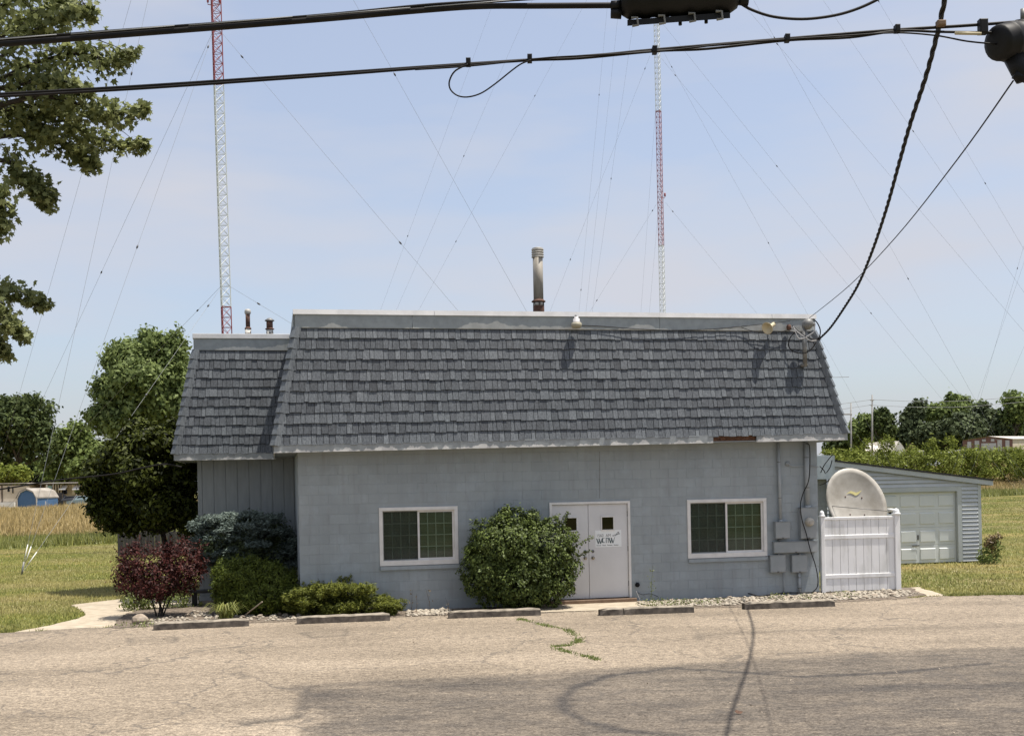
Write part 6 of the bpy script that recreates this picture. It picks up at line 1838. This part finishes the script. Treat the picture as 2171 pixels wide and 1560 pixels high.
for (x0, x1, y0, y1, lab) in ((1936, 1962, 954, 966, "white van roof showing above the willow shrubs"), (2018, 2046, 953, 964, "white trailer left of the brown building"), (2044, 2070, 956, 966, "white covered boat before the brown building")):
    YV = 185.0
    b = at((x0 + x1) / 2, y1 + 8, YV); t = thing("parked_vehicle", lab, "vehicle", (b.x, YV, b.z))
    A, C_ = at(x0, y1 + 8, YV), at(x1, y0, YV); w = C_.x - A.x; h_ = C_.z - A.z
    prof = [(0, 0), (0, h_ * .6), (w * .08, h_ * .8), (w * .25, h_), (w * .85, h_), (w, h_ * .75), (w, 0)]
    v = [(A.x + x, YV, A.z + z) for x, z in prof] + [(A.x + x, YV + 2, A.z + z) for x, z in prof]
    make("body", v, [tuple(range(7))[::-1], tuple(range(7, 14))] + [(i, (i + 1) % 7, (i + 1) % 7 + 7, i + 7) for i in range(7)], "bright_white", t, False, True)
    for fx in (.2, .8): MB().lathe([(.1, -.1), (.35, -.1), (.35, .1), (.1, .1)], (A.x + w * fx, YV + .1, A.z - .1), (0, 1, 0), 12).build("wheel", "tyre", t, False, True)
    pbox("window", "dark_glass", t, x0 + 3, y0 + 4, x0 + 9, y0 + 8, YV - .06, .05)
# utility poles
def pole(px, ytop, Y, label, arms, r=.14):
    b = far(px, 985, Y); top = at(px, ytop, Y)
    t = thing("utility_pole", label, "utility pole", b)
    MB().tube([b, top], [r, r * .7], 8).build("shaft", "pole_grey", t, True, True)
    for (y, x0, x1) in arms:
        a, c = at(px + x0, y, Y - .15), at(px + x1, y, Y - .15)
        MB().tube([a, c], .09, 6).build("crossarm", "pole_grey", t, False, True)
pole(1804, 854, 150, "slim pale pole beside the building corner with one side arm", [(878, -18, 2)], .13)
pole(1849, 837, 185, "taller pole rising above the far trees", [(848, -4, 4), (859, -3, 1)], .17)
for i, px in enumerate([[(1700, 868), (1849, 847)], [(1700, 880), (1849, 858)], [(1849, 847), (1950, 851), (2050, 849), (2180, 840)], [(1849, 859), (1950, 863), (2050, 862), (2180, 851)]]):
    cable("power_line", [at(x, y, 185) for x, y in px], .03, "guy_steel", ["upper far power line left of the tall pole", "lower far power line left of the tall pole", "upper far power line right of the tall pole", "lower far power line right of the tall pole"][i])
cable("roof_rod", [at(1760, 800, 26.5), at(1800, 799, 26.5)], .006, "guy_steel", "thin metal rod sticking out past the right roof hip")

# ------------------------------------------------------------------ towers and guy wires
def tower(base, top, face, levels, label, n0, rad):
    """levels: list of (z_top, material); triangular lattice"""
    base, top = Vector(base), Vector(top)
    t = thing("radio_tower", label, "radio tower", base)
    ax = (top - base)
    hgt = ax.z
    R = face / math.sqrt(3)
    offs = [Vector((R * math.cos(a), R * math.sin(a), 0)) for a in (n0, n0 + 2.094, n0 + 4.189)]
    z = 0.0
    bay = face * 0.98
    i = 0
    for (zt, mat) in levels:
        mb = MB()
        zs = z
        c = lambda zz: base + ax * (zz / hgt)
        for o in offs: mb.tube([c(z) + o, c(zt) + o], rad, 5, False)
        while z < zt - 1e-6:
            z2 = min(z + bay, zt)
            for k in range(3):
                a, b = offs[k], offs[(k + 1) % 3]
                mb.tube([c(z) + a, c(z) + b], rad * .55, 4, False)
                if (i + k) % 1 == 0:
                    mb.tube([c(z) + a, c(z2) + b], rad * .55, 4, False)
                    mb.tube([c(z) + b, c(z2) + a], rad * .4, 4, False)
            z = z2; i += 1
        mb.build("lattice_section", mat, t, False, True)
    return t
Y1 = 50.0
pb, pt = at(486, 930, Y1), at(457, 50, Y1)
slope_ = (pt.x - pb.x) / (pt.z - pb.z)
zb1 = gz_(-12, Y1)
def zpx(y, x, Y): return at(x, y, Y).z
z_r1 = zpx(650, 477, Y1); z_w1 = zpx(178, 461, Y1)
base1 = Vector((pb.x + slope_ * (zb1 - pb.z), Y1, zb1)); bl1 = z_w1 - z_r1
top1z = z_w1 + 2 * bl1 + .5
top1 = Vector((pb.x + slope_ * (top1z - pb.z), Y1, top1z))
T1 = tower(base1, top1, .44, [(z_r1 - zb1, "tower_red"), (z_w1 - zb1, "tower_white"), (z_w1 + bl1 - zb1, "tower_red"), (top1z - zb1, "tower_white")], "near red and white lattice radio tower behind the wing", .35, .024)
def t1(y_or_z, z=None):
    zz = y_or_z
    return Vector((pb.x + slope_ * (zz - pb.z), Y1, zz))
za = zpx(14, 456, Y1)
for s in (-1, 1):
    c = t1(za) + Vector((s * .25, -.2, 0))
    MB().tube([t1(za) + Vector((0, -.1, 0)), c, c + Vector((0, 0, .12))], .018, 6).build("lamp_arm", "tower_red", T1, False, True)
    MB().lathe([(.03, 0), (.045, .03), (.045, .13), (.02, .17)], c + Vector((0, 0, .08)), n=10).build("obstruction_lamp", "tower_red", T1, True, True)
Y2 = 91.0
pb2 = at(1406, 660, Y2); zb2 = gz_(11, Y2)
z_b = zpx(520, 1403, Y2); z_c = zpx(235, 1397, Y2); b2 = z_c - z_b
base2 = Vector((pb2.x, Y2, zb2)); top2 = Vector((pb2.x - .05, Y2, z_c + 2 * b2))
lv = []
zz = z_b
T2 = tower(base2, top2, .42, [(z_b - b2 - zb2, "tower_red"), (z_b - zb2, "tower_white"), (z_c - zb2, "tower_red"), (z_c + b2 - zb2, "tower_white"), (z_c + 2 * b2 - zb2, "tower_red")], "far thin red and white lattice radio tower behind the building", .6, .022)
c = Vector((pb2.x + .3, Y2 - .1, zpx(418, 1408, Y2)))
MB().tube([(pb2.x, Y2 - .1, c.z - .1), tuple(c - Vector((0, 0, .1)))], .02, 5).build("lamp_arm", "tower_red", T2, False, True)
MB().lathe([(.05, 0), (.07, .05), (.07, .25), (.02, .3)], c, n=8).build("obstruction_lamp", "tower_red", T2, True, True)

def guy(a, b, r, label, ins=(), group="guy wires", mat="guy_steel"):
    a, b = Vector(a), Vector(b)
    t = thing("guy_wire", label, "guy wire", b, 0, group)
    MB().tube([a, b], r, 5).build("strand", mat, t, False, True)
    d = (a - b).normalized()
    for f in ins:
        p = a.lerp(b, f)
        MB().lathe([(.01, -.09), (.03, -.05), (.036, 0), (.03, .05), (.01, .09)], p, d, 8).build("insulator", "insulator_dark", t, True, True)
zA, zB_, zL = zpx(55, 458, Y1), zpx(-560, 440, Y1), zpx(600, 474, Y1)
A1 = at(1389, 1135, 50); A1.z = zb1
A2 = ground(45, 1217)
A3 = at(-45, 1118, 70); A3.z = gz_(A3.x, 70)
for (z, nm) in ((zL, "lowest"), (zA, "middle"), (zB_, "top")):
    r = .0055
    guy(t1(z), A1, r, nm + " guy wire from the near tower down to the right", (.06, .42) if z != zL else (.08,))
    guy(t1(z), A2, r, nm + " guy wire from the near tower to the anchor on the left lawn", (.05, .47) if z != zL else (.1, .45))
    guy(t1(z), A3, r, nm + " guy wire from the near tower far down to the left edge", (.4,) if z != zL else (.08, .5))
# anchor hardware on the lawn
for i, z in enumerate((zL, zA, zB_)):
    d = (t1(z) - A2).normalized()
    tag(MB().tube([A2 + d * .45, A2 + d * 1.0], .017, 8).build("guy_sleeve", "sleeve_white", None, True), ["white sleeve on the lowest guy at the lawn anchor", "white sleeve on the middle guy at the lawn anchor", "white sleeve on the top guy at the lawn anchor"][i], "guy sleeve")
tag(MB().tube([A2 - Vector((0, 0, .1)), A2 + Vector((.05, .1, .4))], .03, 8).build("guy_anchor", "mast_metal", None, True), "rusty guy anchor rod standing in the left lawn", "guy anchor")
# guys of the far tower and of masts beyond the frame: (upper picture point, lower picture point, distance)
FAR = [((1402, 124), (1995, 844), 91, (.05, .75), "far tower guy crossing the whole right sky"), ((1408, 113), (1810, 844), 91, (.04, .55), "far tower guy passing behind the service mast"), ((1411, 430), (1601, 660), 91, (.08,), "low far tower guy right side"),
       ((1393, 36), (2028, 827), 85, (.4,), "upper far guy ending above the right trees"), ((1500, -175), (2067, 846), 80, (.25, .75), "high guy from beyond the top edge to the right grove"), ((1500, -78), (2171, 703), 80, (.22,), "high guy leaving by the right edge"),
       ((1600, -210), (2160, 604), 80, (.6,), "high guy crossing the thick service drop"), ((1760, -172), (2171, 529), 80, (.25, .8), "high guy in the upper right corner"), ((2171, 520), (2078, 846), 90, (.15,), "left one of a steep pair near the right edge"), ((2180, 530), (2072, 846), 90, (), "right one of a steep pair near the right edge"),
       ((2190, 690), (2128, 836), 90, (), "short steep guy at the right edge"), ((1140, -250), (808, 654), 95, (.83,), "far guy slanting left over the wing side of the roof"), ((1260, -300), (841, 656), 95, (.66,), "far guy slanting left over the middle of the roof"), ((1380, -250), (888, 657), 95, (.5, .84), "far guy crossing below the hanging cable loop"),
       ((1300, -120), (1229, 645), 95, (.42, .96), "steep far guy left of the far tower"), ((1330, -150), (1243, 654), 95, (), "thin steep far guy left of the far tower"), ((1378, 119), (1167, 658), 91, (.05, .8), "middle guy of the far tower slanting left"), ((1352, -20), (1258, 645), 95, (.6,), "steep guy ending at the roof beside the flue"),
       ((1395, 428), (1251, 660), 91, (.08, .9), "low guy of the far tower slanting left"), ((1390, 230), (1359, 660), 100, (), "nearly upright guy left of the far tower"), ((1398, 420), (1377, 660), 100, (), "nearly upright guy close to the far tower")]
for (u_, l_, Y, ins, lab) in FAR:
    a, b = at(*u_, Y), at(*l_, Y)
    d = b - a
    zg = float(hz(b.x, Y))
    e = a + d * ((zg - a.z) / d.z)               # run on down to its anchor in the ground
    fr = (b - a).length / (e - a).length
    guy(a, e, .0055, lab, [f * fr for f in ins])

# ------------------------------------------------------------------ street cables overhead
def lash(pts, r, mat="black_cable"): return MB().tube(spline(pts, 6), r, 8)
Yc = 8.0
t = thing("trunk_cable", "thick black cable crossing the top left into the splice box", "cable", at(0, 95, Yc))
lash(run([(-300, 112), (0, 94), (300, 71), (660, 43), (900, 22), (1020, 14), (1150, 13), (1312, 12)], Yc, Yc), .021).build("cable", "black_cable", t, True, True)
lash(run([(-300, 102), (0, 84), (300, 62), (660, 35), (900, 12), (1060, 2), (1200, -8), (1600, -40), (2300, -90)], Yc, Yc), .012).build("messenger", "black_cable", t, True, True)
mb = MB()
for i in range(5):
    p = run([(-100 + i * 250, 92 - i * 19), (120 + i * 250, 92 - 36 - i * 19 + 18)], Yc - .02, Yc - .02); mb.tube(p, .004, 4)
mb.build("lashing_wire", "guy_steel", t, True, True)
# splice enclosure
t = thing("splice_enclosure", "ribbed black cable splice box hanging at the top edge", "splice box", at(1440, 20, Yc))
k = Yc / F
def E(x, y, dy=0): return at(x, y, Yc + dy)
bx0, bx1 = 1312, 1565
def skewbox(mb, x0, x1, yt, yb, d0, d1, sk=-.075):
    p = []
    for (yy) in (yb, yt):
        for (x, d) in ((x0, d0), (x1, d0), (x1, d1), (x0, d1)): p.append(tuple(E(x, yy + (x - 1312) * sk, d)))
    return mb.hexa(p)
mb = MB()
rings = []
for i in range(15):
    f_ = i / 14
    x = lerp(1316, 1562, f_)
    rr = (38 if i % 2 else 35.5) * k
    if i in (0, 14): rr = 27 * k
    rings.append((E(x, 4 + (x - 1312) * -.055), rr))
mb.tube([r[0] for r in rings], [r[1] for r in rings], 14)
mb.build("shell", "black_plastic", t, True, True)
skewbox(MB(), 1330, 1548, 44, 57, -.05, .05).build("flange", "black_plastic", t, False, True)
for x in (1345, 1402, 1466, 1524):
    c = E(x, 50 + (x - 1312) * -.075, -.07)
    MB().tube([c + Vector((-.02, 0, .03)), c + Vector((.02, 0, .03)), c + Vector((.025, 0, -.02)), c + Vector((-.015, 0, -.025))], .009, 6).build("latch", "mast_metal", t, False, True)
for x in (1442, 1497):
    c = E(x, 56 + (x - 1312) * -.075); MB().tube([c, c - Vector((0, 0, .025))], .012, 6).build("bolt", "black_plastic", t, False, True)
for (x, y) in ((1303, 12), (1303, 30), (1572, 2)):
    MB().tube([E(x - 8, y), E(x + 14, y)], [.03, .035], 10).build("cable_port", "black_plastic", t, True, True)
MB().tube([E(1335, -32), E(1335, -70)], .02, 8).build("hanger", "black_plastic", t, True, True)
MB().tube([E(1530, -45), E(1530, -85)], .02, 8).build("hanger", "black_plastic", t, True, True)
cable("feeder_cable", run([(1570, 8), (1595, 22), (1640, 36), (1700, 41), (1760, 35), (1810, 22), (1860, 0), (1930, -40), (2100, -80)], Yc, Yc), .010, "black_cable", "slack cable sagging from the right end of the splice box", n=8)
# second line
Yk = 8.6
t = thing("service_line", "lower black cable bundle crossing the whole picture", "cable", at(0, 200, Yk))
lash(run([(-300, 216), (0, 200), (300, 183), (660, 159), (950, 139), (1250, 119), (1390, 106), (1700, 80), (1900, 64), (2060, 54), (2300, 36)], Yk, Yk), .012).build("messenger", "black_cable", t, True, True)
lash(run([(-300, 221), (0, 205), (300, 188), (660, 163), (880, 146), (1000, 137), (1125, 128), (1230, 124), (1390, 109), (1500, 104), (1670, 86), (1800, 80), (1905, 66), (1990, 68), (2110, 70)], Yk - .03, Yk - .03), .010).build("cable", "black_cable", t, True, True)
lash(run([(880, 148), (1000, 140), (1150, 124), (1230, 119), (1390, 110), (1540, 94), (1670, 84), (1800, 76), (1900, 70), (1985, 76), (2050, 88), (2112, 94)], Yk - .05, Yk - .05), .0065).build("drop_wire", "black_cable", t, True, True)
for (x, y) in ((993, 133), (1123, 125), (1388, 107), (1669, 82), (1902, 62)):
    c = at(x, y, Yk - .03); MB().bevbox(c.x - .017, c.x + .017, c.y - .03, c.y + .03, c.z - .025, c.z + .028, .006).build("clamp", "black_plastic", t, False, True)
c = at(2084, 58, Yk - .03); MB().bevbox(c.x - .03, c.x + .03, c.y - .03, c.y + .03, c.z - .05, c.z + .055, .008).build("hanger_block", "black_plastic", t, False, True)
c = at(1995, 50, Yk - .03); MB().bevbox(c.x - .03, c.x + .03, c.y - .03, c.y + .03, c.z - .022, c.z + .018, .008).build("clamp", "brown_sill", t, False, True)
MB().tube(run([(2025, 71), (2080, 72)], Yk - .05, Yk - .05), .012, 8).build("splice_sleeve", "horn_cream", t, True, True)
cable("slack_loop", run([(992, 137), (965, 151), (953, 172), (955, 190), (970, 203), (992, 206), (1020, 198), (1050, 178), (1085, 150), (1105, 136), (1125, 128)], Yk - .06, Yk - .06), .006, "black_cable", "teardrop loop of black wire hanging from the lower cable", sub=8)
# round closure at the right edge
t = thing("splice_closure", "black cylindrical cable closure at the right edge", "splice box", at(2160, 85, Yk))
c0, c1 = at(2112, 92, Yk - .05), at(2260, 75, Yk + .25)
dv = (c1 - c0)
MB().tube([c0 + dv * f_ for f_ in (0, .02, .04, .14, .15, .18, .19, .3, .31, .34, .35, .9, 1)], [.085, .122, .128, .135, .142, .142, .136, .14, .148, .148, .142, .15, .12], 20).build("shell", "black_plastic", t, True, True)
MB().tube([at(2150, 120, Yk), at(2163, 152, Yk), at(2170, 172, Yk)], [.075, .065, .05], 10).build("tail", "black_plastic", t, True, True)
MB().tube([at(2150, 158, Yk - .02), at(2178, 168, Yk - .02)], .035, 8).build("wedge_clamp", "black_plastic", t, True, True)
MB().tube([at(2169, 45, Yk), at(2169, 20, Yk)], .02, 8).build("hanger", "mast_metal", t, True, True)
cable("drop_wire", run([(2148, 172), (2030, 338), (1900, 502), (1800, 606), (1716, 674)], Yk, 25.6), .0065, "black_cable", "thin straight wire from the closure down to the service mast")
# twisted service drop
pp = spline(run([(2030, -120), (2003, 0), (1985, 80), (1962, 165), (1930, 262), (1905, 350), (1880, 440), (1850, 530), (1820, 602), (1790, 652), (1760, 695), (1736, 719)], 9.2, 25.4), 26)
t = thing("service_drop", "thick twisted black service cable sagging to the service mast", "cable", pp[-1])
ln = [0.0]
for a, b in zip(pp, pp[1:]): ln.append(ln[-1] + (b - a).length)
for s in range(3):
    q = []
    for i, p in enumerate(pp):
        d = (pp[min(i + 1, len(pp) - 1)] - pp[max(i - 1, 0)]).normalized()
        a = Vector((1, 0, 0)); a = (a - d * a.dot(d)).normalized(); b_ = d.cross(a)
        ph = ln[i] / .75 * 6.283 + s * 2.094
        q.append(p + (a * math.cos(ph) + b_ * math.sin(ph)) * .013)
    MB().tube(q, .0118, 6).build("strand", "black_cable", t, True, True)
cable("eave_cable", run([(-120, 1052), (0, 1037), (120, 1018), (240, 1005), (300, 992), (345, 984), (368, 986), (385, 990)], 27.0, 27.0), .018, "black_cable", "black cable sagging in from the left to the wing eave")
